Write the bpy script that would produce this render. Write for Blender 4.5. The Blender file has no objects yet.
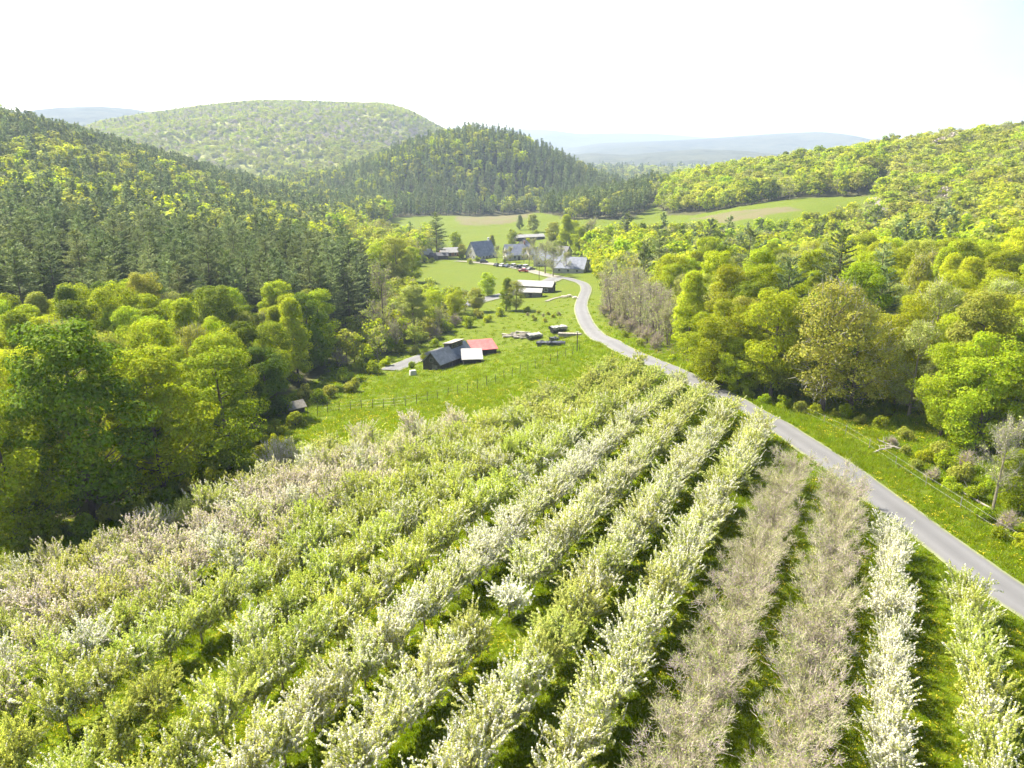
import bpy, math, random
import numpy as np
from mathutils import Vector

PI = math.pi
sc = bpy.context.scene
COL = sc.collection
rng = np.random.default_rng(7)
random.seed(7)
R = math.radians

# ------------------------------------------------------------------ camera
F, PITCH, CZ = 788.0, R(17.0), 32.0
SP, CP = math.sin(PITCH), math.cos(PITCH)

def ray(px, py):
    u, v = (px - 512.0) / F, (384.0 - py) / F
    return u, CP + v * SP, -SP + v * CP

def polar(px, py):
    dx, dy, dz = ray(px, py)
    h = math.hypot(dx, dy)
    return math.atan2(dx, dy), dz / h

def project(x, y, z):
    z = z - CZ
    d = y * CP - z * SP
    return 512 + F * x / d, 384 - F * (y * SP + z * CP) / d, d

cam_d = bpy.data.cameras.new('camera')
cam = bpy.data.objects.new('camera', cam_d)
COL.objects.link(cam)
cam.location = (0, 0, CZ)
cam.rotation_euler = (R(90) - PITCH, 0, 0)
cam_d.sensor_width = 36
cam_d.lens = 36 * F / 1024
cam_d.clip_start, cam_d.clip_end = 0.5, 40000
sc.camera = cam

# ------------------------------------------------------------------ noise
def _hash(ix, iy, s):
    n = (ix * 374761393 + iy * 668265263 + s * 1442695041) & 0xffffffff
    n = ((n ^ (n >> 13)) * 1274126177) & 0xffffffff
    return ((n ^ (n >> 16)) & 0xffff) / 65535.0

def vnoise(x, y, s=0):
    ix, iy = np.floor(x).astype(np.int64), np.floor(y).astype(np.int64)
    fx, fy = x - ix, y - iy
    fx, fy = fx * fx * (3 - 2 * fx), fy * fy * (3 - 2 * fy)
    a, b = _hash(ix, iy, s), _hash(ix + 1, iy, s)
    c, d = _hash(ix, iy + 1, s), _hash(ix + 1, iy + 1, s)
    return (a + (b - a) * fx) * (1 - fy) + (c + (d - c) * fx) * fy

def fbm(x, y, s=0, oct=4):
    t, a, o = 0, 0.5, 0
    for k in range(oct):
        t = t + a * (vnoise(x * 2 ** k, y * 2 ** k, s + k * 17) - 0.5)
        a *= 0.5
    return t

# ------------------------------------------------------------------ terrain
GP = [(0,768,-3),(250,768,-1),(512,768,0),(760,768,0),(1024,768,0),
      (0,660,-5),(250,660,-2.5),(512,660,-.5),(760,660,0),(1024,660,-.3),
      (30,560,-8),(200,560,-5),(400,560,-2.5),(600,560,-1),(800,560,-.5),(1024,590,-.5),
      (150,500,-9.5),(280,450,-10.5),(400,460,-6.5),(520,460,-4),(640,460,-2.5),(760,470,-1.5),(900,520,-1),
      (480,410,-9.5),(560,385,-8),(640,365,-5.5),(700,385,-4),(760,420,-2.5),(860,480,-1.2),
      (900,470,-2),(1000,540,-1.5),(1024,470,-3),(930,440,-2.5),(800,412,-4),
      (330,415,-14),(380,390,-16),(447,367,-18),(500,345,-18.5),(550,340,-16.5),(600,345,-9),(580,318,-15),
      (585,285,-20),(420,350,-20),(370,370,-19),(300,402,-15.5),
      (480,215,-36),(480,240,-31),(500,258,-27),(440,270,-25.5),(400,212,-37),(440,210,-37.5),(540,208,-37),
      (560,255,-25),(590,262,-24),(620,225,-25),(750,212,-10),(870,200,-2),(700,218,-17),(750,203,-8),(820,207,-4),(650,222,-23)]
PP = [(-45,40,-6),(-45,80,-10),(-45,140,-12),(-45,220,-12),(-45,330,-6),(-45,500,15),(-45,900,70),(-45,1300,40),(-45,1900,-40),
      (-70,40,-6),(-70,80,-10),(-70,140,-12),(-70,330,-6),(-70,900,70),(-70,1900,-40),
      (-33,140,-12),(-25,150,-14),(-18,190,-17),(-33,220,-13),(-25,250,-14),(-15,250,-19),(-33,330,-11),(-25,340,-15),(-14,340,-22),
      (-31,450,-4),(-24,450,-10),(-17,480,-22),(-12,480,-27),(-10,600,-32),(-31,600,10),(-25,620,0),(-20,640,-12),(-16,650,-24),
      (-31,1250,10),(-20,1150,-25),(-12,1000,-36),(-31,1600,-40),
      (-9,800,-38),(-6,1300,-44),(0,1300,-44),(4,1250,-44),
      (8,330,-21),(15,150,-6),(25,150,-5),(33,120,-3.5),(15,250,-14.5),(22,250,-13),(30,250,-8),(35,200,-5),
      (12,350,-21),(18,350,-21),(25,350,-18),(31,350,-9),(15,430,-23),(22,440,-18),(28,460,-7),(31,500,8),
      (25,1200,-30),(33,1200,0),(45,1200,10),(15,1200,-43),(8,1000,-42),
      (45,40,0),(45,80,-2),(45,150,0),(45,250,2),(45,400,12),(45,640,45),(45,900,40),
      (70,40,0),(70,80,-2),(70,250,2),(70,640,45),(70,1300,0)]
for th in (-70,-45,-30,-15,0,15,30,45,70):
    PP += [(th,6,0),(th,18,-2.5 if th < -40 else 0)]
for th in (-75,-50,-25,0,25,50,75):
    PP += [(th,1750,-45),(th,2600,-46),(th,4500,-47),(th,9500,-48)]
CPs = [(0,107,900,16),(60,125,880,16),(130,143,860,16),(200,165,830,16),(270,187,780,16),
       (330,176,1050,14),(355,167,1050,14),(380,155,1050,14),(410,141,1050,14),(440,129,1050,14),(480,122,1050,14),(512,127,1050,14),(545,142,1050,14),(570,158,1050,14),(592,172,1040,14),(615,186,1030,14),
       (1024,123,640,14),(960,130,640,14),(920,136,640,14),(890,151,620,14),
       (830,151,780,14),(760,157,800,14),(700,165,800,14),(650,177,780,14)]
ctr = []
for px, py, z in GP:
    th, e = polar(px, py)
    ctr.append((th, (z - CZ) / e, z))
for th, r, z in PP:
    ctr.append((R(th), r, z))
for px, py, r, h in CPs:
    th, e = polar(px, py)
    ctr.append((th, r, CZ + r * e - h))
ctr = np.array(ctr)
CX = np.stack([ctr[:, 0], np.log(ctr[:, 1])], 1)

def _k(d2):
    return 0.5 * d2 * np.log(d2 + 1e-12)
_n = len(CX)
_A = np.zeros((_n + 3, _n + 3))
_A[:_n, :_n] = _k(((CX[:, None] - CX[None]) ** 2).sum(-1)) + np.eye(_n) * 2e-3
_A[:_n, _n] = 1; _A[:_n, _n + 1:] = CX; _A[_n:, :_n] = _A[:_n, _n:].T
_w = np.linalg.solve(_A, np.concatenate([ctr[:, 2], np.zeros(3)]))

TH0, TH1, NT = R(-80), R(80), 560
L0, L1, NR = math.log(6.0), math.log(9800.0), 800
_th = np.linspace(TH0, TH1, NT); _lr = np.linspace(L0, L1, NR)
GT, GL = np.meshgrid(_th, _lr, indexing='ij')
_pts = np.stack([GT.ravel(), GL.ravel()], 1)
GZ = np.empty(len(_pts))
for i in range(0, len(_pts), 20000):
    p = _pts[i:i + 20000]
    GZ[i:i + 20000] = _k(((p[:, None] - CX[None]) ** 2).sum(-1)) @ _w[:_n] + _w[_n] + p @ _w[_n + 1:]
GZ = GZ.reshape(NT, NR)
GRr = np.exp(GL)
GX, GY = GRr * np.sin(GT), GRr * np.cos(GT)
GZ = GZ + fbm(GX / 14, GY / 14, 3) * 0.7 + fbm(GX / 160, GY / 160, 5) * np.clip((GRr - 380) / 400, 0, 1) * 16

def H(x, y):
    x, y = np.asarray(x, float), np.asarray(y, float)
    r = np.hypot(x, y)
    a = np.clip((np.arctan2(x, y) - TH0) / (TH1 - TH0) * (NT - 1), 0, NT - 1.001)
    b = np.clip((np.log(np.maximum(r, 6)) - L0) / (L1 - L0) * (NR - 1), 0, NR - 1.001)
    i, j = a.astype(int), b.astype(int)
    f, g = a - i, b - j
    return (GZ[i, j] * (1 - f) + GZ[i + 1, j] * f) * (1 - g) + (GZ[i, j + 1] * (1 - f) + GZ[i + 1, j + 1] * f) * g

def h1(x, y):
    return float(H(x, y))

def at(px, py):
    """the point of the ground seen at a pixel of the photograph"""
    th, e = polar(px, py)
    r = np.exp(np.linspace(math.log(15), math.log(5000), 6000))
    x, y = r * math.sin(th), r * math.cos(th)
    under = np.nonzero(CZ + r * e <= H(x, y))[0]
    k = under[0] if len(under) else len(r) - 1
    return float(x[k]), float(y[k]), float(H(x[k], y[k]))

def inpoly(x, y, poly):
    x, y = np.asarray(x), np.asarray(y)
    ins = np.zeros(x.shape, bool)
    n = len(poly)
    for i in range(n):
        x1, y1 = poly[i]; x2, y2 = poly[(i + 1) % n]
        if y1 == y2: continue
        c = ((y1 > y) != (y2 > y)) & (x < (x2 - x1) * (y - y1) / (y2 - y1) + x1)
        ins ^= c
    return ins

def pol(lst):
    return [(r * math.sin(R(t)), r * math.cos(R(t))) for t, r in lst]

def pxp(lst):
    return [at(*p)[:2] for p in lst]

# ------------------------------------------------------------------ materials
MATS = {}
def new_mat(name):
    m = bpy.data.materials.new(name); m.use_nodes = True
    nt = m.node_tree
    for n in list(nt.nodes): nt.nodes.remove(n)
    out = nt.nodes.new('ShaderNodeOutputMaterial')
    return m, nt, nt.nodes, nt.links, out

def solid(name, col, rough=0.7, var=0.25, scale=1.5, metal=0.0, spec=0.3, bump=0.0, stripe=None):
    """painted or natural surface with mottled colour; stripe = (axis, scale, depth) adds board or seam lines"""
    m, nt, N, L, out = new_mat(name)
    b = N.new('ShaderNodeBsdfPrincipled'); L.new(b.outputs[0], out.inputs[0])
    b.inputs['Roughness'].default_value = rough; b.inputs['Metallic'].default_value = metal
    b.inputs['Specular IOR Level'].default_value = spec
    tc = N.new('ShaderNodeTexCoord'); nz = N.new('ShaderNodeTexNoise')
    nz.inputs['Scale'].default_value = scale; nz.inputs['Detail'].default_value = 5
    L.new(tc.outputs['Object'], nz.inputs['Vector'])
    mr = N.new('ShaderNodeMapRange'); mr.inputs[1].default_value = .3; mr.inputs[2].default_value = .7
    mr.inputs[3].default_value = 1 - var; mr.inputs[4].default_value = 1 + var
    L.new(nz.outputs[0], mr.inputs[0])
    mx = N.new('ShaderNodeVectorMath'); mx.operation = 'SCALE'
    mx.inputs[0].default_value = col[:3]
    L.new(mr.outputs[0], mx.inputs['Scale']); last = mx.outputs[0]
    if stripe:
        wv = N.new('ShaderNodeTexWave'); wv.bands_direction = stripe[0]; wv.inputs['Scale'].default_value = stripe[1]
        wv.inputs['Distortion'].default_value = .4
        L.new(tc.outputs['Object'], wv.inputs['Vector'])
        m2 = N.new('ShaderNodeMapRange'); m2.inputs[1].default_value = 0; m2.inputs[2].default_value = .25
        m2.inputs[3].default_value = 1 - stripe[2]; m2.inputs[4].default_value = 1
        L.new(wv.outputs[1], m2.inputs[0])
        m3 = N.new('ShaderNodeVectorMath'); m3.operation = 'SCALE'
        L.new(last, m3.inputs[0]); L.new(m2.outputs[0], m3.inputs['Scale']); last = m3.outputs[0]
    L.new(last, b.inputs['Base Color'])
    if bump:
        bp = N.new('ShaderNodeBump'); bp.inputs['Strength'].default_value = bump; bp.inputs['Distance'].default_value = .05
        L.new(nz.outputs[0], bp.inputs['Height']); L.new(bp.outputs[0], b.inputs['Normal'])
    MATS[name] = m
    return m

def leaf(name, col, trans=0.42, var=0.3, hue=0.02, tint=(1.1, 1.15, .5), objvar=0.0):
    m, nt, N, L, out = new_mat(name)
    d = N.new('ShaderNodeBsdfPrincipled'); d.inputs['Roughness'].default_value = .55
    d.inputs['Specular IOR Level'].default_value = .02
    t = N.new('ShaderNodeBsdfTranslucent'); mix = N.new('ShaderNodeMixShader'); mix.inputs[0].default_value = trans
    g = N.new('ShaderNodeNewGeometry')
    rnd = g.outputs['Random Per Island']
    hs = N.new('ShaderNodeHueSaturation'); hs.inputs['Color'].default_value = (*col, 1)
    mv = N.new('ShaderNodeMapRange'); mv.inputs[3].default_value = 1 - var; mv.inputs[4].default_value = 1 + var
    L.new(rnd, mv.inputs[0])
    val = mv.outputs[0]
    mh = N.new('ShaderNodeMapRange'); mh.inputs[3].default_value = .5 - hue; mh.inputs[4].default_value = .5 + hue
    fr = N.new('ShaderNodeMath'); fr.operation = 'FRACT'
    mu = N.new('ShaderNodeMath'); mu.operation = 'MULTIPLY'; mu.inputs[1].default_value = 13.7
    L.new(rnd, mu.inputs[0]); L.new(mu.outputs[0], fr.inputs[0]); L.new(fr.outputs[0], mh.inputs[0])
    huev = mh.outputs[0]
    if objvar:
        oi = N.new('ShaderNodeObjectInfo')
        ov = N.new('ShaderNodeMapRange'); ov.inputs[3].default_value = 1 - objvar; ov.inputs[4].default_value = 1 + objvar
        L.new(oi.outputs['Random'], ov.inputs[0])
        mm = N.new('ShaderNodeMath'); mm.operation = 'MULTIPLY'; L.new(val, mm.inputs[0]); L.new(ov.outputs[0], mm.inputs[1]); val = mm.outputs[0]
        f2 = N.new('ShaderNodeMath'); f2.operation = 'FRACT'; m4 = N.new('ShaderNodeMath'); m4.operation = 'MULTIPLY'; m4.inputs[1].default_value = 9.31
        L.new(oi.outputs['Random'], m4.inputs[0]); L.new(m4.outputs[0], f2.inputs[0])
        oh = N.new('ShaderNodeMapRange'); oh.inputs[3].default_value = -.006 * objvar / .3; oh.inputs[4].default_value = .035 * objvar / .3
        L.new(f2.outputs[0], oh.inputs[0])
        ad = N.new('ShaderNodeMath'); L.new(huev, ad.inputs[0]); L.new(oh.outputs[0], ad.inputs[1]); huev = ad.outputs[0]
    L.new(val, hs.inputs['Value']); L.new(huev, hs.inputs['Hue'])
    L.new(hs.outputs[0], d.inputs['Base Color'])
    sc_ = N.new('ShaderNodeVectorMath'); sc_.operation = 'MULTIPLY'; sc_.inputs[1].default_value = tint
    L.new(hs.outputs[0], sc_.inputs[0]); L.new(sc_.outputs[0], t.inputs['Color'])
    L.new(d.outputs[0], mix.inputs[1]); L.new(t.outputs[0], mix.inputs[2]); L.new(mix.outputs[0], out.inputs[0])
    MATS[name] = m
    return m

OV = .22
leaf('leaf_yellowgreen', (.375, .40, .022), .54, objvar=OV)
leaf('leaf_bright', (.31, .355, .018), .5, objvar=OV)
leaf('leaf_deep', (.135, .175, .012), .36, objvar=OV)
leaf('leaf_olive', (.355, .355, .06), .45, objvar=OV)
leaf('leaf_pale', (.37, .375, .10), .45, objvar=OV)
leaf('needles', (.18, .222, .08), .25, objvar=OV, tint=(1, 1, .7))
leaf('needles_soft', (.25, .29, .11), .25, objvar=OV, tint=(1, 1, .7))
leaf('leaf_apple', (.53, .54, .18), .52, objvar=.15)
leaf('leaf_apple_bright', (.51, .535, .14), .52, objvar=.15)
leaf('blossom_white', (.80, .775, .70), .35, var=.15, hue=.01, tint=(1, 1, 1))
leaf('blossom_bright', (.90, .89, .86), .35, var=.1, hue=.01, tint=(1, 1, .97))
leaf('blossom_pink', (.76, .675, .64), .35, var=.2, hue=.015, tint=(1, .98, .97))
leaf('buds', (.38, .42, .13), .35, objvar=.1)
solid('bark', (.12, .095, .075), .9, .35, 3)
solid('bark_pale', (.25, .215, .15), .9, .3, 3)
leaf('twig_brown', (.50, .44, .33), .0, var=.3, hue=.01)
leaf('twig_mauve', (.46, .375, .35), .0, var=.3, hue=.012)
leaf('twig_wood', (.43, .37, .29), .0, var=.3, hue=.01)
leaf('twig_plum', (.40, .325, .30), .0, var=.3, hue=.01)
leaf('twig_grey', (.38, .35, .29), .0, var=.3, hue=.01)
leaf('grass_blade', (.215, .265, .012), .5, objvar=.25)
leaf('dandelion', (.62, .50, .03), .2)
solid('roof_grey', (.21, .22, .25), .45, .25, 1.2, spec=.5, stripe=('X', 1.6, .25))
solid('roof_slate', (.22, .235, .29), .7, .25, .8, spec=.15, stripe=('Z', 2.2, .2))
solid('roof_dark', (.075, .075, .085), .6, .3, 1)
solid('roof_white', (.33, .322, .31), .5, .15, .8, stripe=('X', 1.3, .15))
solid('roof_red', (.43, .115, .11), .7, .3, .8, stripe=('X', 1.3, .2))
solid('boards_dark', (.07, .062, .058), .85, .35, 2, stripe=('X', 2.6, .35))
solid('boards_grey', (.16, .15, .14), .85, .3, 2, stripe=('X', 2.6, .3))
solid('wall_white', (.40, .39, .37), .7, .12, 1)
solid('wall_cream', (.50, .46, .38), .7, .15, 1)
solid('brick', (.28, .16, .12), .85, .2, 3)
solid('trim_white', (.52, .51, .49), .6, .08, 1)
solid('glass_dark', (.03, .035, .045), .12, .2, .7, spec=.8)
solid('tarp_black', (.035, .035, .042), .4, .3, 2, spec=.5, bump=.4)
solid('tarp_grey', (.27, .265, .255), .8, .45, 2, bump=.3)
solid('timber', (.33, .25, .18), .85, .3, 2, stripe=('Z', 5, .35))
solid('timber_weathered', (.30, .27, .23), .9, .3, 2)
solid('wood_pale', (.45, .40, .33), .85, .2, 2)
solid('wire', (.30, .29, .28), .5, .1, 1, metal=.7)
solid('stone', (.42, .40, .37), .85, .3, 2, bump=.4)
for n_, c_ in (('car_white', (.75, .75, .74)), ('car_black', (.03, .03, .035)), ('car_blue', (.06, .09, .17)), ('car_silver', (.42, .43, .45)), ('car_red', (.45, .045, .035)), ('car_grey', (.17, .17, .19))):
    solid(n_, c_, .3, .06, 1, spec=.6)
solid('tyre', (.02, .02, .02), .8, .1, 3)

# ------------------------------------------------------------------ mesh helpers
def np_mesh(name, V, faces, mats, midx=None, smooth=False):
    """faces: list of int arrays (k x 4 or k x 3)"""
    me = bpy.data.meshes.new(name)
    V = np.ascontiguousarray(V, np.float32)
    me.vertices.add(len(V)); me.vertices.foreach_set('co', V.ravel())
    loops = np.concatenate([f.ravel() for f in faces]).astype(np.int32)
    tot = np.concatenate([np.full(len(f), f.shape[1]) for f in faces]).astype(np.int32)
    st = np.concatenate([[0], np.cumsum(tot)[:-1]]).astype(np.int32)
    me.loops.add(len(loops)); me.loops.foreach_set('vertex_index', loops)
    me.polygons.add(len(tot)); me.polygons.foreach_set('loop_start', st); me.polygons.foreach_set('loop_total', tot)
    for m in mats: me.materials.append(MATS[m] if isinstance(m, str) else m)
    if midx is not None: me.polygons.foreach_set('material_index', np.asarray(midx, np.int32))
    me.polygons.foreach_set('use_smooth', np.full(len(tot), smooth))
    me.update(); me.validate()
    return me

def norm(a):
    return a / (np.linalg.norm(a, axis=-1, keepdims=True) + 1e-9)

def quads(C, Nn, S, aspect=.6, U=None):
    """leaf-shaped quads at centres C facing Nn (roughly), half length S; U = long axis if given"""
    n = len(C)
    if U is None:
        U = np.cross(Nn, rng.normal(size=(n, 3)))
    U = norm(U)
    W = norm(np.cross(Nn, U))
    S = np.broadcast_to(np.asarray(S, float).reshape(-1, 1), (n, 1))
    a = U * S; b = W * S * aspect
    V = np.stack([C - a, C + b - a * .1, C + a, C - b - a * .1], 1).reshape(-1, 3)
    return V, np.arange(4 * n).reshape(-1, 4)

class Bag:
    """collects pieces for one mesh"""
    def __init__(s): s.V = []; s.F = []; s.M = []; s.n = 0
    def add(s, V, Fc, m=0):
        s.V.append(np.asarray(V, float)); s.F.append(np.asarray(Fc) + s.n); s.M.append(np.full(len(Fc), m)); s.n += len(V)
    def tube(s, P, rad, k=5, m=0):
        P = np.asarray(P, float); n = len(P)
        T = norm(np.gradient(P, axis=0))
        ref = np.array([0, 0, 1.0]) if abs(T[0][2]) < .8 else np.array([1.0, 0, 0])
        A = norm(np.cross(T, ref)); B = np.cross(T, A)
        ang = np.linspace(0, 2 * PI, k, endpoint=False)
        rad = np.asarray(rad, float)
        V = (P[:, None] + (A[:, None] * np.cos(ang)[None, :, None] + B[:, None] * np.sin(ang)[None, :, None]) * rad[:, None, None]).reshape(-1, 3)
        i = np.arange(n - 1)[:, None] * k; j = np.arange(k)[None]
        Fc = np.stack([i + j, i + (j + 1) % k, i + k + (j + 1) % k, i + k + j], -1).reshape(-1, 4)
        s.add(V, Fc, m)
    def spikes(s, A, B, w, m=0):
        """many thin three-sided twigs from A to B"""
        A, B = np.asarray(A), np.asarray(B); n = len(A)
        T = norm(B - A); X = norm(np.cross(T, rng.normal(size=(n, 3)))); Y = np.cross(T, X)
        w = np.broadcast_to(np.asarray(w, float).reshape(-1, 1), (n, 1))
        ring = [A + (X * math.cos(a) + Y * math.sin(a)) * w for a in (0, 2 * PI / 3, 4 * PI / 3)]
        V = np.stack([*ring, B], 1).reshape(-1, 3)
        b = np.arange(n)[:, None] * 4
        Fc = np.concatenate([b + [0, 1, 3], b + [1, 2, 3], b + [2, 0, 3]])
        s.add(V, Fc, m)
    def box(s, c, size, m=0, rz=0, taper=1.0):
        x, y, z = size[0] / 2, size[1] / 2, size[2] / 2
        V = np.array([(-x, -y, -z), (x, -y, -z), (x, y, -z), (-x, y, -z), (-x * taper, -y * taper, z), (x * taper, -y * taper, z), (x * taper, y * taper, z), (-x * taper, y * taper, z)])
        if rz:
            ca, sa = math.cos(rz), math.sin(rz)
            V = V @ np.array([[ca, sa, 0], [-sa, ca, 0], [0, 0, 1]])
        s.add(V + np.asarray(c, float), np.array([(0, 3, 2, 1), (4, 5, 6, 7), (0, 1, 5, 4), (1, 2, 6, 5), (2, 3, 7, 6), (3, 0, 4, 7)]), m)
    def mesh(s, name, mats, smooth=False):
        fs, ms = [], []
        for k in (3, 4):
            ii = [i for i, f in enumerate(s.F) if f.shape[1] == k]
            if ii:
                fs.append(np.concatenate([s.F[i] for i in ii])); ms.append(np.concatenate([s.M[i] for i in ii]))
        return np_mesh(name, np.concatenate(s.V), fs, mats, np.concatenate(ms), smooth)
    def poly(s, V, Fc, m=0):
        for f in Fc:
            s.add([V[i] for i in f], np.arange(len(f))[None], m) if len(f) in (3, 4) else None

def link(name, me, parent=None, loc=None, rz=0.0):
    o = bpy.data.objects.new(name, me); COL.objects.link(o)
    if parent is not None: o.parent = parent
    if loc is not None: o.location = loc
    if rz: o.rotation_euler = (0, 0, rz)
    return o

def tag(o, label, cat, group=None):
    o['label'] = label; o['category'] = cat
    if group: o['group'] = group
    return o

def kind(o, k):
    o['kind'] = k; return o

def thing(name, label, cat, loc, rz=0.0, group=None, scale=1.0):
    o = bpy.data.objects.new(name, None); COL.objects.link(o)
    o.location = loc; o.rotation_euler = (0, 0, rz); o.scale = (scale,) * 3 if not isinstance(scale, tuple) else scale
    o.empty_display_size = .2
    return tag(o, label, cat, group)

def set_mat(o, names):
    for s, n in zip(o.material_slots, names):
        s.link = 'OBJECT'; s.material = MATS[n]

# ------------------------------------------------------------------ tree meshes
def sphere_dirs(n):
    return norm(rng.normal(size=(n, 3)))

def limb_path(p0, p1, n=5, sag=.12):
    t = np.linspace(0, 1, n)[:, None]
    d = p1 - p0; L = np.linalg.norm(d)
    P = p0 + d * t
    P[:, 2] += L * sag * np.sin(t[:, 0] * PI) * -1
    P[1:-1] += rng.normal(size=(n - 2, 3)) * L * .03
    return P

def broadleaf(tag_, Ht, W, base=.25, nclump=64, nq=110, qs=.30, bare=.0, shape='round', clumpr=.17):
    """trunk mesh and crown mesh of one tree"""
    tr = Bag()
    lean = rng.normal(size=2) * Ht * .02
    P = np.array([[0, 0, -.6], [lean[0] * .2, lean[1] * .2, Ht * .15], [lean[0] * .6, lean[1] * .6, Ht * .4], [lean[0], lean[1], Ht * .62], [lean[0] * 1.3, lean[1] * 1.3, Ht * .85]])
    r0 = Ht * .016
    tr.tube(P, [r0 * 1.25, r0, r0 * .75, r0 * .5, r0 * .15], 7)
    cl = []
    while len(cl) < nclump:
        h = rng.uniform(base, 1.0)
        u = (h - base) / (1 - base)
        if shape == 'round': prof = math.sqrt(max(0, 1 - (2 * u - .92) ** 2 / 1.25))
        elif shape == 'tall': prof = (1 - u) ** .55 * min(1, .45 + u * 3) * .95
        else: prof = min(1, u * 1.6 + .25) * math.sqrt(max(0, 1 - max(0, u - .3) ** 2 / .55))
        a = rng.uniform(0, 2 * PI)
        rr = W / 2 * prof * math.sqrt(rng.uniform(.12, 1)) * rng.uniform(.75, 1.08)
        cl.append((rr * math.cos(a) + lean[0], rr * math.sin(a) + lean[1], h * Ht * .97))
    cl = np.array(cl)
    ax = np.array([lean[0], lean[1], 0])
    for c in cl[rng.permutation(nclump)[:max(12, nclump // 3)]]:
        hs = max(Ht * .12, min(Ht * .75, c[2] - np.hypot(c[0], c[1]) * .7))
        p0 = np.array([lean[0] * hs / Ht, lean[1] * hs / Ht, hs])
        rb = r0 * .42 * (1 - .6 * hs / Ht)
        tr.tube(limb_path(p0, c, 5), np.linspace(rb, rb * .15, 5), 4)
    cr = Bag()
    C, Nn, S = [], [], []
    cen = np.array([lean[0], lean[1], Ht * (base + .9) / 2])
    for c in cl:
        n = int(nq * rng.uniform(.6, 1.35))
        d = sphere_dirs(n)
        rad = W * clumpr * rng.uniform(.7, 1.25)
        p = c + d * (rad * np.cbrt(rng.uniform(.25, 1, n)))[:, None] * np.array([1, 1, .62])
        out = norm(c - cen)
        C.append(p); Nn.append(norm(d * .9 + out * .5 + np.array([0, 0, .45]) + rng.normal(size=(n, 3)) * .45)); S.append(qs * rng.uniform(.6, 1.25, n))
    V, Q = quads(np.concatenate(C), np.concatenate(Nn), np.concatenate(S), .68)
    cr.add(V, Q, 0)
    if bare:
        n = int(nclump * 30 * bare)
        k = rng.integers(0, nclump, n)
        A = cl[k] + rng.normal(size=(n, 3)) * W * .05
        D = norm(norm(A - cen) + rng.normal(size=(n, 3)) * .5 + np.array([0, 0, .5]))
        cr.spikes(A, A + D * rng.uniform(.6, 1.6, (n, 1)) * Ht * .06, Ht * .0022, 1)
    return tr.mesh(tag_ + '_trunk', ['bark']), cr.mesh(tag_ + '_crown', ['leaf_bright', 'twig_grey'])

def bare_tree(tag_, Ht, W, ntw=2600, nbud=900, multi=1, tw=.012):
    tr = Bag(); tips = []
    for s in range(multi):
        a = rng.uniform(0, 2 * PI); lean = np.array([math.cos(a), math.sin(a)]) * (W * .22 if multi > 1 else Ht * .02)
        P = np.array([[lean[0] * .1, lean[1] * .1, -.5], [lean[0] * .3, lean[1] * .3, Ht * .25], [lean[0] * .7, lean[1] * .7, Ht * .55], [lean[0], lean[1], Ht * .9]])
        r0 = Ht * (.014 if multi == 1 else .008)
        tr.tube(P, [r0 * 1.2, r0, r0 * .6, r0 * .12], 6)
        for i in range(int(26 / multi) + 6):
            hs = rng.uniform(.2, .85); p0 = np.array([np.interp(hs * Ht, P[:, 2], P[:, k]) for k in range(3)])
            b = rng.uniform(0, 2 * PI); ln = W * .5 * (1.05 - hs * .75) * rng.uniform(.7, 1.1) / (1 if multi == 1 else 1.6)
            p1 = p0 + np.array([math.cos(b) * ln, math.sin(b) * ln, ln * rng.uniform(.7, 1.5)])
            p1[2] = min(p1[2], Ht)
            Pl = limb_path(p0, p1, 5, .08)
            tr.tube(Pl, np.linspace(r0 * .4 * (1.1 - hs), r0 * .06, 5), 4)
            tips += [(Pl[k], norm(p1 - p0)) for k in (1, 2, 3, 4)]
    cr = Bag()
    k = rng.integers(0, len(tips), ntw)
    B0 = np.array([t[0] for t in tips])[k]; D0 = np.array([t[1] for t in tips])[k]
    A = B0 + rng.normal(size=(ntw, 3)) * W * .028
    D = norm(D0 * .7 + rng.normal(size=(ntw, 3)) * .55 + np.array([0, 0, .45]))
    Lh = rng.uniform(.5, 1.5, (ntw, 1)) * Ht * .075
    cr.spikes(A, A + D * Lh, tw * Ht / 10, 0)
    m = ntw
    A2 = A + D * Lh * rng.uniform(.3, .9, (m, 1)); D2 = norm(D + rng.normal(size=(m, 3)) * .7)
    cr.spikes(A2, A2 + D2 * Lh * .55, tw * .7 * Ht / 10, 0)
    if nbud:
        k = rng.integers(0, m, nbud)
        C = A[k] + D[k] * Lh[k] * rng.uniform(.4, 1.1, (nbud, 1))
        V, Q = quads(C, sphere_dirs(nbud), Ht * .011 * rng.uniform(.6, 1.3, nbud), .7)
        cr.add(V, Q, 1)
    return tr.mesh(tag_ + '_trunk', ['bark']), cr.mesh(tag_ + '_crown', ['twig_mauve', 'buds'])

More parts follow.
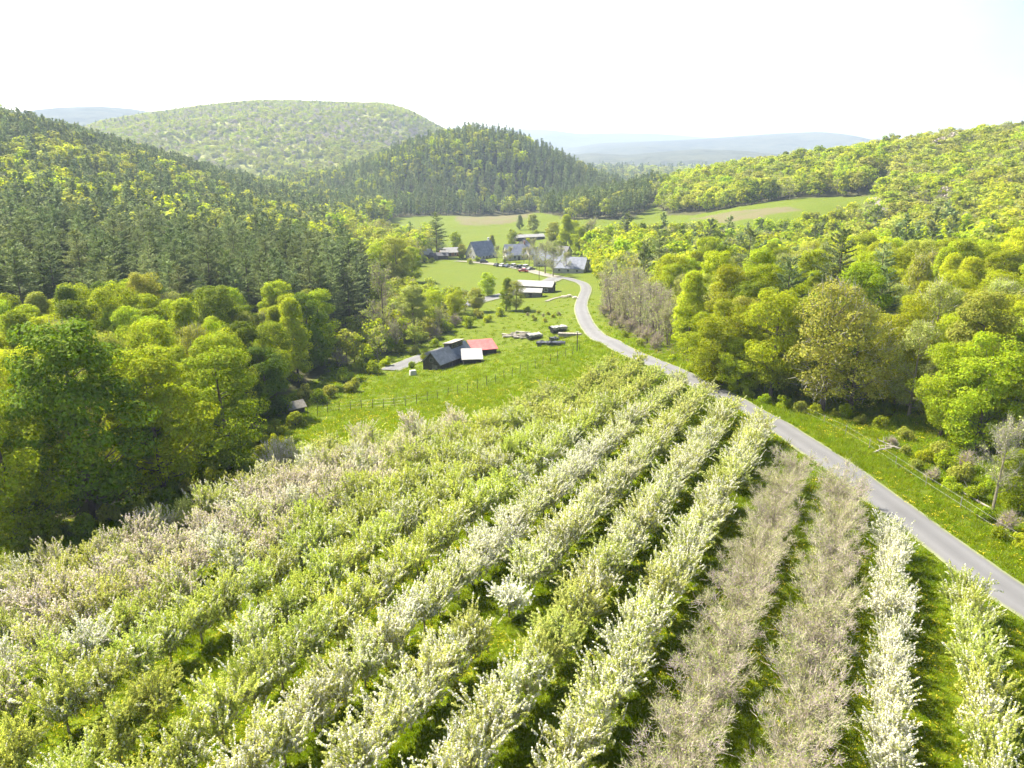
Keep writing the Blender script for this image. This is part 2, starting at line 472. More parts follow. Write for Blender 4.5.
def pine(tag_, Ht, W, nq=16, qs=.55, spread=.9, step=.9, base=.18):
    tr = Bag()
    r0 = Ht * .013
    tr.tube([[0, 0, -.6], [0, 0, Ht * .3], [.05, 0, Ht * .65], [0, .04, Ht * .99]], [r0 * 1.2, r0, r0 * .55, r0 * .1], 6)
    C, Nn, S, U = [], [], [], []
    h = Ht * base
    while h < Ht * .985:
        u = (h / Ht - base) / (1 - base)
        nb = 6 if u < .75 else 4
        for b in range(nb):
            if rng.random() < .12: continue
            a = rng.uniform(0, 2 * PI)
            ln = W / 2 * ((1 - u) ** .5 * min(1, .62 + 1.3 * u) + .06) * rng.uniform(.6, 1.15)
            rise = (.08 + .45 * u + rng.normal() * .08)
            d = np.array([math.cos(a), math.sin(a), rise]); e = h + rng.uniform(-.35, .35)
            p0 = np.array([0, 0, e]); p1 = p0 + d * ln
            tr.tube([p0, (p0 + p1) / 2 - [0, 0, ln * .03], p1], [r0 * .22 * (1 - u * .7), r0 * .14 * (1 - u * .7), r0 * .04], 3)
            n = max(6, int(nq * (.5 + .6 * ln / (W / 2))))
            t = rng.uniform(.12, 1.05, n)
            side = np.array([-math.sin(a), math.cos(a), 0])
            p = p0 + d * (ln * t)[:, None] + side * (rng.normal(size=n) * ln * .17 * (1.15 - t * .6))[:, None] + np.array([0, 0, 1]) * (rng.normal(size=n) * .16 + .1)[:, None] * qs / .55
            C.append(p); S.append(qs * rng.uniform(.65, 1.25, n) * (1 - .35 * u))
            U.append(norm(d + side * rng.normal(size=(n, 1)) * .6 + np.array([0, 0, 1]) * (rng.normal(size=(n, 1)) * .25 + .22)))
            Nn.append(norm(np.array([0, 0, 1.0]) + d * -.15 + rng.normal(size=(n, 3)) * .5))
        h += step * rng.uniform(.75, 1.25) * (1.05 - .45 * u)
    cr = Bag()
    Nn, U = np.concatenate(Nn), np.concatenate(U)
    V, Q = quads(np.concatenate(C), Nn, np.concatenate(S), .5, U)
    cr.add(V, Q, 0)
    return tr.mesh(tag_ + '_trunk', ['bark']), cr.mesh(tag_ + '_crown', ['needles'])

def apple(tag_, Ht, W, flower, nshoot=210, leafy=1.0, ls=.068, upright=.75):
    """trunk, crown of leaves, blossom"""
    tr = Bag(); ends = []
    tr.tube([[0, 0, -.3], [.03, 0, .35], [0, .02, .8], [0, 0, Ht * .5], [.05, .02, Ht * .8]], [.11, .085, .075, .05, .015], 7)
    for i in range(9):
        a = i * 2.4 + rng.uniform(-.4, .4); hs = rng.uniform(.55, Ht * .45)
        ln = W / 2 * rng.uniform(.75, 1.0)
        p0 = np.array([0, 0, hs]); p1 = np.array([math.cos(a) * ln, math.sin(a) * ln, hs + rng.uniform(.4, 1.0) * Ht * .42])
        Pl = limb_path(p0, p1, 6, .1)
        tr.tube(Pl, np.linspace(.05, .012, 6), 5)
        ends += list(Pl[1:])
    for z in np.linspace(.45, .8, 5): ends.append(np.array([0, 0, Ht * z]))
    ends = np.array(ends)
    k = rng.integers(0, len(ends), nshoot)
    P0 = ends[k] * np.stack([q_ := rng.uniform(.55, 1.0, nshoot), q_, np.ones(nshoot)], 1) + rng.normal(size=(nshoot, 3)) * np.array([.2, .2, .22]) * W / 3.6
    out = P0 * np.array([1, 1, 0]) / (W / 2)
    D = norm(out * .75 + np.array([0, 0, upright]) + rng.normal(size=(nshoot, 3)) * .38)
    room = np.clip((Ht * 1.02 - P0[:, 2]) / np.maximum(D[:, 2], .2), .25, 1.35)
    Ln = np.minimum(room, rng.uniform(.4, 1.1, nshoot) ** 1.2 * Ht * .25)
    tr_tw = Bag()
    tr_tw.spikes(P0, P0 + D * Ln[:, None], .014, 0)
    tr.V += tr_tw.V; tr.F += [f + tr.n for f in tr_tw.F]; tr.M += tr_tw.M; tr.n += tr_tw.n
    isf = rng.random(nshoot) < flower
    def along(sel, n, size, jit, asp):
        kk = np.repeat(np.nonzero(sel)[0], n)
        t = rng.uniform(.08, 1.03, len(kk))
        d = sphere_dirs(len(kk))
        C = P0[kk] + D[kk] * (Ln[kk] * t)[:, None] + d * (jit * rng.uniform(.4, 1, len(kk)))[:, None]
        Nn = norm(d * .6 + D[kk] * .2 + np.array([0, 0, .6]) + rng.normal(size=(len(kk), 3)) * .45)
        Uu = norm(D[kk] * .8 + d * .7 + rng.normal(size=(len(kk), 3)) * .3)
        return quads(C, Nn, size * rng.uniform(.6, 1.25, len(kk)), asp, np.cross(Nn, np.cross(Uu, Nn)))
    lf = Bag()
    V, Q = along(np.ones(nshoot, bool), int(25 * leafy), ls, .085, .55); lf.add(V, Q)
    V, Q = along(~isf, int(14 * leafy), ls, .1, .55); lf.add(V, Q)
    out_ = [tr.mesh(tag_ + '_trunk', ['bark_pale']), lf.mesh(tag_ + '_crown', ['leaf_apple'])]
    bl = Bag()
    if isf.any():
        V, Q = along(isf, 30, .052, .075, .85); bl.add(V, Q)
        out_.append(bl.mesh(tag_ + '_blossom', ['blossom_white']))
    return out_

def brown_tree(tag_, Ht, W):
    """leafless fruit tree, a fountain of fine twigs"""
    tr = Bag(); ends = []
    tr.tube([[0, 0, -.3], [.02, 0, .4], [0, 0, Ht * .5], [0, 0, Ht * .85]], [.09, .075, .045, .01], 6)
    for i in range(14):
        a = i * 2.4; hs = rng.uniform(.4, Ht * .55); ln = W / 2 * rng.uniform(.6, 1)
        p0 = np.array([0, 0, hs]); p1 = np.array([math.cos(a) * ln, math.sin(a) * ln, min(Ht, hs + ln * rng.uniform(.5, 1.3))])
        Pl = limb_path(p0, p1, 5, .08); tr.tube(Pl, np.linspace(.035, .008, 5), 4); ends += list(Pl[1:])
    ends = np.array(ends); n = 1500
    k = rng.integers(0, len(ends), n)
    A = ends[k] + rng.normal(size=(n, 3)) * .13
    D = norm(ends[k] * np.array([.5, .5, 0]) / (W / 2) + rng.normal(size=(n, 3)) * .45 + np.array([0, 0, .7]))
    Ln = rng.uniform(.25, .85, (n, 1))
    cr = Bag(); cr.spikes(A, A + D * Ln, .011, 0)
    A2 = A + D * Ln * rng.uniform(.2, .9, (n, 1)); cr.spikes(A2, A2 + norm(D + rng.normal(size=(n, 3)) * .7) * Ln * .5, .008, 0)
    m = 3800; k = rng.integers(0, n, m)
    V, Q = quads(A[k] + D[k] * Ln[k] * rng.uniform(.2, 1.05, (m, 1)), sphere_dirs(m), .042 * rng.uniform(.6, 1.3, m), .65)
    cr.add(V, Q, 1)
    return tr.mesh(tag_ + '_trunk', ['bark_pale']), cr.mesh(tag_ + '_crown', ['twig_brown', 'buds'])

def shrub_mesh(tag_, bare=False):
    """unit shrub about 2 m wide, 1.7 m tall"""
    tr = Bag()
    for i in range(9):
        a = rng.uniform(0, 2 * PI); l = rng.uniform(.4, .9)
        tr.tube([[0, 0, -.1], [math.cos(a) * l * .5, math.sin(a) * l * .5, .6], [math.cos(a) * l, math.sin(a) * l, rng.uniform(.9, 1.5)]], [.035, .022, .006], 4)
    cr = Bag()
    n = 26
    d = sphere_dirs(n); d[:, 2] = np.abs(d[:, 2])
    c = d * np.array([.8, .8, 1.15]) * rng.uniform(.5, 1, (n, 1)) + [0, 0, .25]
    if bare:
        kk = rng.integers(0, n, 1100); A = c[kk] + rng.normal(size=(1100, 3)) * .12
        cr.spikes(A, A + norm(A - [0, 0, .1] + rng.normal(size=(1100, 3)) * .5) * rng.uniform(.2, .5, (1100, 1)), .009, 1)
    m = 10 if bare else 75
    kk = np.repeat(np.arange(n), m); dd = sphere_dirs(len(kk))
    V, Q = quads(c[kk] + dd * .27, norm(dd + [0, 0, .4] + rng.normal(size=(len(kk), 3)) * .5), .075 * rng.uniform(.6, 1.3, len(kk)), .65)
    cr.add(V, Q, 0)
    return tr.mesh(tag_ + '_stem', ['bark']), cr.mesh(tag_ + '_foliage', ['leaf_olive', 'twig_mauve'])

BL = [broadleaf('broad_a', 18, 11.5, .09, 84, 330, .165), broadleaf('broad_b', 18, 10, .08, 80, 330, .165, shape='tall', clumpr=.17),
      broadleaf('broad_c', 18, 13, .12, 96, 300, .165, shape='wide', clumpr=.14), broadleaf('broad_d', 18, 9.5, .07, 76, 330, .16, clumpr=.17),
      broadleaf('broad_e', 18, 12, .1, 110, 270, .16, clumpr=.12)]
SP_ = [broadleaf('open_a', 17, 10, .14, 84, 130, .15, bare=.2, clumpr=.15), broadleaf('open_b', 17, 11, .14, 90, 130, .15, bare=.22, shape='wide', clumpr=.14),
       broadleaf('open_c', 17, 8.5, .12, 74, 130, .15, bare=.2, shape='tall', clumpr=.17)]
BR = [bare_tree('bare_a', 14, 8, 1700, 900), bare_tree('bare_b', 14, 7, 1700, 1500), bare_tree('bare_c', 12, 7, 1800, 1000, multi=4)]
PN = [pine('pine_a', 24, 10.5, 60, .36), pine('pine_b', 24, 12, 66, .36, step=1.0), pine('pine_c', 24, 9.5, 58, .35), pine('pine_d', 24, 11, 62, .36, step=1.1, base=.24)]
SH = [shrub_mesh('shrub_a'), shrub_mesh('shrub_b'), shrub_mesh('shrub_c', True), shrub_mesh('shrub_d')]

def place_tree(name, parts, names, label, cat, x, y, s, group=None, mats=None, rz=None, zoff=0.0, sz=1.0):
    t = thing(name, label, cat, (x, y, h1(x, y) + zoff), rng.uniform(0, 6.28) if rz is None else rz, group, (s, s, s * sz))
    for me, n in zip(parts, names):
        o = link(n, me, t)
        if mats and n in mats: set_mat(o, mats[n])
    return t

ORD = 'first second third fourth fifth sixth seventh eighth ninth tenth eleventh twelfth thirteenth fourteenth fifteenth sixteenth seventeenth eighteenth nineteenth twentieth'.split()
TENS = {2: 'twenty', 3: 'thirty', 4: 'forty', 5: 'fifty', 6: 'sixty', 7: 'seventy', 8: 'eighty', 9: 'ninety'}
def ordinal(n):
    if n <= 20: return ORD[n - 1]
    t, u = divmod(n, 10)
    if u == 0: return TENS[t][:-1] + 'ieth'
    return (TENS[t] if t in TENS else str(t)) + '-' + ORD[u - 1]

# ------------------------------------------------------------------ geometry-node scatter for uncountable stuff
def scatter(name, pts, rot, scl, pick, protos):
    """protos: meshes, instanced on points; one object of kind stuff"""
    c = bpy.data.collections.new(name + '_sources')
    for i, me in enumerate(protos):
        c.objects.link(bpy.data.objects.new('%s_source_%02d' % (name, i), me))
    me = bpy.data.meshes.new(name); n = len(pts)
    me.vertices.add(n); me.vertices.foreach_set('co', np.ascontiguousarray(pts, np.float32).ravel())
    a = me.attributes.new('turn', 'FLOAT_VECTOR', 'POINT'); a.data.foreach_set('vector', np.ascontiguousarray(rot, np.float32).ravel())
    a = me.attributes.new('grow', 'FLOAT_VECTOR', 'POINT'); a.data.foreach_set('vector', np.ascontiguousarray(scl, np.float32).ravel())
    a = me.attributes.new('pick', 'INT', 'POINT'); a.data.foreach_set('value', np.ascontiguousarray(pick, np.int32))
    o = link(name, me); kind(o, 'stuff')
    g = bpy.data.node_groups.new(name, 'GeometryNodeTree')
    g.interface.new_socket('Geometry', in_out='INPUT', socket_type='NodeSocketGeometry')
    g.interface.new_socket('Geometry', in_out='OUTPUT', socket_type='NodeSocketGeometry')
    N, L = g.nodes, g.links
    gi, go = N.new('NodeGroupInput'), N.new('NodeGroupOutput')
    ip = N.new('GeometryNodeInstanceOnPoints'); ci = N.new('GeometryNodeCollectionInfo')
    ci.inputs['Collection'].default_value = c; ci.inputs['Separate Children'].default_value = True; ci.inputs['Reset Children'].default_value = True
    ip.inputs['Pick Instance'].default_value = True
    for nm, ty, sock in (('turn', 'FLOAT_VECTOR', 'Rotation'), ('grow', 'FLOAT_VECTOR', 'Scale'), ('pick', 'INT', 'Instance Index')):
        na = N.new('GeometryNodeInputNamedAttribute'); na.data_type = ty; na.inputs['Name'].default_value = nm
        if sock == 'Rotation':
            er = N.new('FunctionNodeEulerToRotation'); L.new(na.outputs['Attribute'], er.inputs[0]); L.new(er.outputs[0], ip.inputs[sock])
        else:
            L.new(na.outputs['Attribute'], ip.inputs[sock])
    L.new(gi.outputs[0], ip.inputs['Points']); L.new(ci.outputs[0], ip.inputs['Instance']); L.new(ip.outputs[0], go.inputs[0])
    md = o.modifiers.new('scatter', 'NODES'); md.node_group = g
    return o

def merge(tag_, pieces):
    """pieces: (mesh, material names); all in one mesh, for distant trees"""
    b = Bag(); names = []
    for me, mats in pieces:
        V = np.empty(len(me.vertices) * 3, np.float32); me.vertices.foreach_get('co', V); V = V.reshape(-1, 3)
        st = np.empty(len(me.polygons), np.int32); tt = st.copy(); mi = st.copy()
        me.polygons.foreach_get('loop_start', st); me.polygons.foreach_get('loop_total', tt); me.polygons.foreach_get('material_index', mi)
        lv = np.empty(len(me.loops), np.int32); me.loops.foreach_get('vertex_index', lv)
        for k in (3, 4):
            w = np.nonzero(tt == k)[0]
            if len(w):
                b.F.append(lv[st[w][:, None] + np.arange(k)] + b.n); b.M.append(mi[w] + len(names))
        b.V.append(V); b.n += len(V); names += mats
    return b.mesh(tag_, names)

def hexpts(poly, spacing, jit=.36):
    P = np.array(poly); x0, y0 = P.min(0); x1, y1 = P.max(0)
    xs = np.arange(x0, x1, spacing); ys = np.arange(y0, y1, spacing * .87)
    X, Y = np.meshgrid(xs, ys); X = X + (np.arange(len(ys))[:, None] % 2) * spacing / 2
    X = X.ravel() + rng.uniform(-jit, jit, X.size) * spacing; Y = Y.ravel() + rng.uniform(-jit, jit, X.size) * spacing
    k = inpoly(X, Y, poly)
    return X[k], Y[k]

#@@PART2@@
# ------------------------------------------------------------------ regions (plan polygons)
road_px = [(1120,668),(1050,620),(1000,588),(930,534),(860,482),(800,441),(740,403),(690,380),(650,362),(615,347),(596,335),(584,321),(580,308),(583,298),(587,290),(584,284),(572,280),(556,277)]
drive_px = [(560,278),(545,275),(530,271),(512,267),(495,264.5),(475,262.5),(455,261.5)]
lane_px = [(448,349),(425,356),(405,364),(388,371)]
park_px = [(557,278),(545,283),(525,290),(505,295),(480,301),(462,306)]
spur_px = [(584,299),(570,296),(556,298),(545,302)]
dirt_px = [(884,212),(880,205),(876,198)]

def smooth_line(P, step=1.5):
    P = np.array(P, float)
    for _ in range(3):
        Q = [P[0]]
        for a, b in zip(P[:-1], P[1:]): Q += [a * .75 + b * .25, a * .25 + b * .75]
        Q.append(P[-1]); P = np.array(Q)
    d = np.concatenate([[0], np.cumsum(np.hypot(*np.diff(P, axis=0).T))])
    t = np.arange(0, d[-1], step)
    return np.stack([np.interp(t, d, P[:, 0]), np.interp(t, d, P[:, 1])], 1)

_rp = np.array(pxp(road_px)); _d = (_rp[0] - _rp[1]) / np.hypot(*(_rp[0] - _rp[1]))
ROAD = smooth_line([_rp[0] + _d * 70, _rp[0] + _d * 30] + list(_rp))
DRIVE, LANE, PARK, SPUR, DIRT = [smooth_line(pxp(p)) for p in (drive_px, lane_px, park_px, spur_px, dirt_px)]

def dist_to(line, x, y):
    x, y = np.asarray(x, float), np.asarray(y, float); sh = x.shape
    q = np.stack([x.ravel(), y.ravel()], 1); out = np.empty(len(q))
    for i in range(0, len(q), 20000):
        out[i:i + 20000] = np.sqrt(((q[i:i + 20000, None] - line[None]) ** 2).sum(-1).min(1))
    return out.reshape(sh)

# level the ground along the roads
near = (GRr < 420) & (GRr > 20) & (np.abs(GT) < R(45))
dn = np.full(GZ.shape, 99.0); dn[near] = np.minimum(dist_to(ROAD, GX[near], GY[near]), dist_to(DRIVE, GX[near], GY[near]))

fence_px = [(308,418),(330,413),(375,409),(412,406),(450,397),(490,386),(530,371),(560,360),(585,352)]
orch_px = [(0,588),(60,577),(120,557),(180,532),(230,508),(270,482),(300,458),(340,452),(380,446),(420,442),(460,434),(500,421),(540,404),(575,388),(605,372)]
ORCH = pxp(orch_px)
rr_ = ROAD[(ROAD[:, 1] > 20)]
side = rr_ - np.array([4.6, 0])
side = side[np.argsort(-side[:, 1])]
side = [tuple(p) for p in side if p[1] < ORCH[-1][1] - 2]
ORCH = ORCH + side + [(side[-1][0], 15), (-75, 15), (-95, 45)]
edge = [(0,556),(60,545),(120,527),(180,503),(230,476),(275,448)]
W_LEFT = pol([(-50,70)]) + [(x - 6, y + 6) for x, y in pxp(edge)] + pol([(-18,138),(-16.5,156),(-14,176),(-13.2,200),(-20,197),(-50,197)])
W_PINE = pol([(-50,203),(-20,200),(-14,206),(-11.3,222),(-10.6,260),(-10.6,300),(-13,345),(-20,358),(-50,358)])
W_A = pol([(-52,366),(-20,368),(-15,380),(-13.2,430),(-12,520),(-10.5,640),(-11,760),(-13,900),(-15,1010),(-52,1120)])
W_B = pol([(-13,800),(-9,770),(-7,800),(-4,835),(-1,850),(2,880),(5,905),(7.2,930),(7.6,1000),(7.6,1250),(-13,1250)])
W_MID = pol([(2.4,690),(4,640),(6.5,622),(8.3,616),(9.5,640),(10.5,720),(9.5,880),(4,890),(2,800)])
W_E1 = pol([(9.3,720),(11,610),(13,585),(16,572),(20,566),(23.7,560),(24.2,610),(26,1000),(9,1000)])
W_E2 = pol([(24.6,500),(24.7,720),(26,760),(52,800),(52,335),(33,340),(26,420)])
front_R = [(1024,482),(1010,472),(985,456),(955,442),(930,430),(900,420),(860,416),(830,414),(800,411),(770,404),(745,392),(715,379),(690,368),(668,356),(645,346),(622,334),(606,322),(600,306),(603,290),(604,276)]
W_RIGHT = pol([(52,80)]) + pxp(front_R) + pol([(5.6,360),(5.2,410),(6.5,425),(9,432),(13,438),(18,440),(24.2,465),(26,415),(33,335),(52,330)])
W_HEDGE = pol([(-13,420),(-10.8,330),(-9.6,330),(-7.2,390),(-6,430),(-5.6,505),(-6.8,545),(-10,600),(-13,560)])
W_CREEK = pol([(-12.4,186),(-8,200),(-4.8,222),(-3,262),(-5,266),(-8.2,298),(-9.8,300),(-10,240),(-12.6,205)])
W_GAP = pol([(-17,1020),(-12,780),(-10.8,650),(-9.2,690),(-8.4,775),(-13,805),(-13,1300),(-19,1300)])
FIELD_TAN = pxp([(455,216),(500,210),(535,207),(546,212),(525,220),(480,226),(460,225)])
FIELD_R = pxp([(690,219),(722,213),(790,207),(800,210),(760,217),(722,224)])
YARD = pxp([(492,262),(500,256),(545,258),(575,270),(560,277),(530,270)])

# ------------------------------------------------------------------ ground sheet
def ground_mesh():
    idx = np.arange(NT * NR).reshape(NT, NR)
    Q = np.stack([idx[:-1, :-1], idx[:-1, 1:], idx[1:, 1:], idx[1:, :-1]], -1).reshape(-1, 4)[:, ::-1]
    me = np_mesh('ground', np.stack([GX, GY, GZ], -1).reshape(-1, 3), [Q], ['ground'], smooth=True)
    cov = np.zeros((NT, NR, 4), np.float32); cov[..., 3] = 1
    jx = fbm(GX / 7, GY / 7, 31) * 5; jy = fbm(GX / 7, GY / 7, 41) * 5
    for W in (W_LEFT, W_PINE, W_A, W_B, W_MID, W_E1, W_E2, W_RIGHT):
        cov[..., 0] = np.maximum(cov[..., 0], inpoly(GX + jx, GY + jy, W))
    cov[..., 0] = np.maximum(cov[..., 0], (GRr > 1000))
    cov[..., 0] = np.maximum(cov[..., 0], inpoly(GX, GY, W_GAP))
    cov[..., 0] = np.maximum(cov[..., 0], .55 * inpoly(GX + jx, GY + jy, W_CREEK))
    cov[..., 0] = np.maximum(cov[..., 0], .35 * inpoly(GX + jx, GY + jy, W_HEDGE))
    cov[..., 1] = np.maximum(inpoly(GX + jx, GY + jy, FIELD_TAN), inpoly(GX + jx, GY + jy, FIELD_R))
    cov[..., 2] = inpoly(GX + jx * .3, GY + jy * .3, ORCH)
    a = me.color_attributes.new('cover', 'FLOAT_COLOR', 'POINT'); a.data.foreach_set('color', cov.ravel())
    return me

def ground_mat():
    m, nt, N, L, out = new_mat('ground'); MATS['ground'] = m
    b = N.new('ShaderNodeBsdfPrincipled'); b.inputs['Roughness'].default_value = .9; b.inputs['Specular IOR Level'].default_value = .1
    L.new(b.outputs[0], out.inputs[0])
    tc = N.new('ShaderNodeTexCoord'); at_ = N.new('ShaderNodeAttribute'); at_.attribute_name = 'cover'
    sep = N.new('ShaderNodeSeparateColor'); L.new(at_.outputs['Color'], sep.inputs[0])
    def noise(s, d=6, r=.6):
        n = N.new('ShaderNodeTexNoise'); n.inputs['Scale'].default_value = s; n.inputs['Detail'].default_value = d; n.inputs['Roughness'].default_value = r
        L.new(tc.outputs['Object'], n.inputs['Vector']); return n.outputs[0]
    def ramp(f, stops):
        r = N.new('ShaderNodeValToRGB'); L.new(f, r.inputs[0]); e = r.color_ramp.elements
        e[0].position, e[0].color = stops[0][0], (*stops[0][1], 1); e[1].position, e[1].color = stops[-1][0], (*stops[-1][1], 1)
        for p, c in stops[1:-1]: x = e.new(p); x.color = (*c, 1)
        return r.outputs[0]
    def mix(f, a, c, mode='MIX'):
        x = N.new('ShaderNodeMix'); x.data_type = 'RGBA'; x.blend_type = mode
        if isinstance(f, float): x.inputs[0].default_value = f
        else: L.new(f, x.inputs[0])
        for s, k in ((a, 6), (c, 7)):
            if isinstance(s, tuple): x.inputs[k].default_value = (*s, 1)
            else: L.new(s, x.inputs[k])
        return x.outputs[2]
    g1 = ramp(noise(.035, 4), [(.35, (.078, .112, .005)), (.5, (.094, .122, .006)), (.66, (.118, .128, .010))])
    g2 = ramp(noise(.9, 6, .7), [(.3, (.06, .098, .006)), (.55, (.115, .155, .010)), (.75, (.165, .175, .02))])
    g3 = ramp(noise(.22, 8, .75), [(.3, (.064, .098, .005)), (.5, (.094, .125, .006)), (.6, (.13, .132, .012)), (.72, (.08, .114, .005))])
    grass = mix(.5, mix(.55, g1, g3), g2)
    fine = ramp(noise(7, 4, .7), [(.3, (.62, .62, .62)), (.7, (1.32, 1.32, 1.32))])
    grass = mix(1.0, grass, fine, 'MULTIPLY')
    orch = ramp(noise(1.3, 7, .72), [(.28, (.055, .098, .006)), (.48, (.125, .165, .007)), (.62, (.16, .18, .008)), (.78, (.21, .195, .025))])
    orch = mix(1.0, orch, fine, 'MULTIPLY')
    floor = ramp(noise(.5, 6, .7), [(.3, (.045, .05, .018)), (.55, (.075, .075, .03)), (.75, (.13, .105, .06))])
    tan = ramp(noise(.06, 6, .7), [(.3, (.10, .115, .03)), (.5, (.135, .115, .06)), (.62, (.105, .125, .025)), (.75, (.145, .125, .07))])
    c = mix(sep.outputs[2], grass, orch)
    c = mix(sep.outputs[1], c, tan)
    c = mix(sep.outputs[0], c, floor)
    L.new(c, b.inputs['Base Color'])
    bp = N.new('ShaderNodeBump'); bp.inputs['Strength'].default_value = .6; bp.inputs['Distance'].default_value = .12
    L.new(noise(3.5, 6, .7), bp.inputs['Height']); L.new(bp.outputs[0], b.inputs['Normal'])
ground_mat()

def road_mat(name, base, edge_col):
    m, nt, N, L, out = new_mat(name); MATS[name] = m
    b = N.new('ShaderNodeBsdfPrincipled'); b.inputs['Roughness'].default_value = .85; L.new(b.outputs[0], out.inputs[0])
    uv = N.new('ShaderNodeAttribute'); uv.attribute_name = 'across'
    tc = N.new('ShaderNodeTexCoord')
    n1 = N.new('ShaderNodeTexNoise'); n1.inputs['Scale'].default_value = .35; n1.inputs['Detail'].default_value = 6; L.new(tc.outputs['Object'], n1.inputs['Vector'])
    n2 = N.new('ShaderNodeTexNoise'); n2.inputs['Scale'].default_value = 5; n2.inputs['Detail'].default_value = 5; L.new(tc.outputs['Object'], n2.inputs['Vector'])
    wv = N.new('ShaderNodeMath'); wv.operation = 'MULTIPLY'; wv.inputs[1].default_value = 2; L.new(uv.outputs['Fac'], wv.inputs[0])
    # wheel tracks worn pale, a duller crown and edges
    tr = N.new('ShaderNodeValToRGB'); e = tr.color_ramp.elements
    e[0].position, e[0].color = 0, (*[c * .86 for c in base], 1); e[1].position, e[1].color = 1, (*edge_col, 1)
    for p, k in ((.25, .95), (.5, 1.1), (.78, .95)): x = e.new(p); x.color = (*[c * k for c in base], 1)
    ad = N.new('ShaderNodeMath'); ad.operation = 'MULTIPLY_ADD'; ad.inputs[1].default_value = .16; L.new(n2.outputs[0], ad.inputs[0])
    sb = N.new('ShaderNodeMath'); sb.operation = 'SUBTRACT'; sb.inputs[1].default_value = .08; L.new(uv.outputs['Fac'], sb.inputs[0]); L.new(sb.outputs[0], ad.inputs[2])
    L.new(ad.outputs[0], tr.inputs[0])
    mr = N.new('ShaderNodeMapRange'); mr.inputs[1].default_value = .3; mr.inputs[2].default_value = .7; mr.inputs[3].default_value = .93; mr.inputs[4].default_value = 1.07
    L.new(n1.outputs[0], mr.inputs[0])
    sc2 = N.new('ShaderNodeVectorMath'); sc2.operation = 'SCALE'; L.new(tr.outputs[0], sc2.inputs[0]); L.new(mr.outputs[0], sc2.inputs['Scale'])
    L.new(sc2.outputs[0], b.inputs['Base Color'])
road_mat('gravel_road', (.125, .124, .127), (.20, .22, .08))
road_mat('gravel_pale', (.19, .172, .142), (.20, .22, .08))

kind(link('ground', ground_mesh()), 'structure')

def ribbon(name, line, width, mat, lift=.05):
    T = norm(np.gradient(line, axis=0)); Nm = np.stack([T[:, 1], -T[:, 0]], 1)
    ks = np.linspace(-1, 1, 9); n = len(line)
    wob = 1 + .12 * fbm(np.arange(n) / 2.5, np.zeros(n), 9)
    P = line[:, None] + Nm[:, None] * (ks[None, :, None] * width / 2 * wob[:, None, None])
    Z = H(P[..., 0], P[..., 1]) + lift + .0006 * np.hypot(P[..., 0], P[..., 1]) - .07 * np.abs(ks)[None] ** 4
    i = np.arange(n - 1)[:, None] * 9; j = np.arange(8)[None]
    Q = np.stack([i + j, i + j + 1, i + 9 + j + 1, i + 9 + j], -1).reshape(-1, 4)
    me = np_mesh(name, np.concatenate([P, Z[..., None]], -1).reshape(-1, 3), [Q], [mat], smooth=True)
    a = me.attributes.new('across', 'FLOAT', 'POINT'); a.data.foreach_set('value', np.tile(np.abs(ks), n).astype(np.float32))
    return kind(link(name, me), 'structure')
ribbon('gravel_road', ROAD, 4.1, 'gravel_road', .10)
ribbon('farm_drive', DRIVE, 5.5, 'gravel_pale', .12)
ribbon('barn_lane', LANE, 5.5, 'gravel_road', .10)
ribbon('parking_lane', PARK, 8, 'gravel_road', .09)
ribbon('field_track', SPUR, 1.5, 'gravel_pale', .08)
ribbon('dirt_track', DIRT, 9, 'gravel_pale', .14)
# gravel yard in front of the houses
yx, yy = hexpts(YARD, 3.0, 0)

# ------------------------------------------------------------------ distant hills (real terrain rising beyond the sheet)
def polar_hill(name, crest, r0, rc, r1, zb, mat, nt=200, nr=60, amp=14, sc_=180, ext=6):
    px = np.array([c[0] for c in crest], float); py = np.array([c[1] for c in crest], float)
    th = np.array([polar(a, b)[0] for a, b in crest]); el = np.array([polar(a, b)[1] for a, b in crest])
    zc = CZ + rc * el
    t = np.linspace(th[0] - R(ext), th[-1] + R(ext), nt)
    zt = np.interp(t, th, zc)
    zt = np.where(t < th[0], zb + (zc[0] - zb) * np.clip(1 - (th[0] - t) / R(ext), 0, 1), zt)
    zt = np.where(t > th[-1], zb + (zc[-1] - zb) * np.clip(1 - (t - th[-1]) / R(ext), 0, 1), zt)
    k = np.ones(5) / 5
    zt = np.convolve(np.pad(zt, 2, 'edge'), k, 'valid')
    s = np.linspace(0, 1.6, nr)
    Tt, S = np.meshgrid(t, s, indexing='ij')
    prof = np.where(S <= 1, np.sin(np.clip(S, 0, 1) * PI / 2) ** 1.15, np.cos(np.clip(S - 1, 0, .6) / .6 * PI / 2))
    Rr = np.where(S <= 1, r0 + (rc - r0) * S, rc + (r1 - rc) * (S - 1) / .6)
    X, Y = Rr * np.sin(Tt), Rr * np.cos(Tt)
    Z = zb - 6 + (zt[:, None] - zb + 6) * prof + fbm(X / sc_, Y / sc_, 61, 5) * amp * np.sin(np.clip(prof, 0, 1) * PI) * 2
    idx = np.arange(nt * nr).reshape(nt, nr)
    Q = np.stack([idx[:-1, :-1], idx[1:, :-1], idx[1:, 1:], idx[:-1, 1:]], -1).reshape(-1, 4)
    o = kind(link(name, np_mesh(name, np.stack([X, Y, Z], -1).reshape(-1, 3), [Q], [mat], smooth=True)), 'structure')
    return o, X, Y, Z

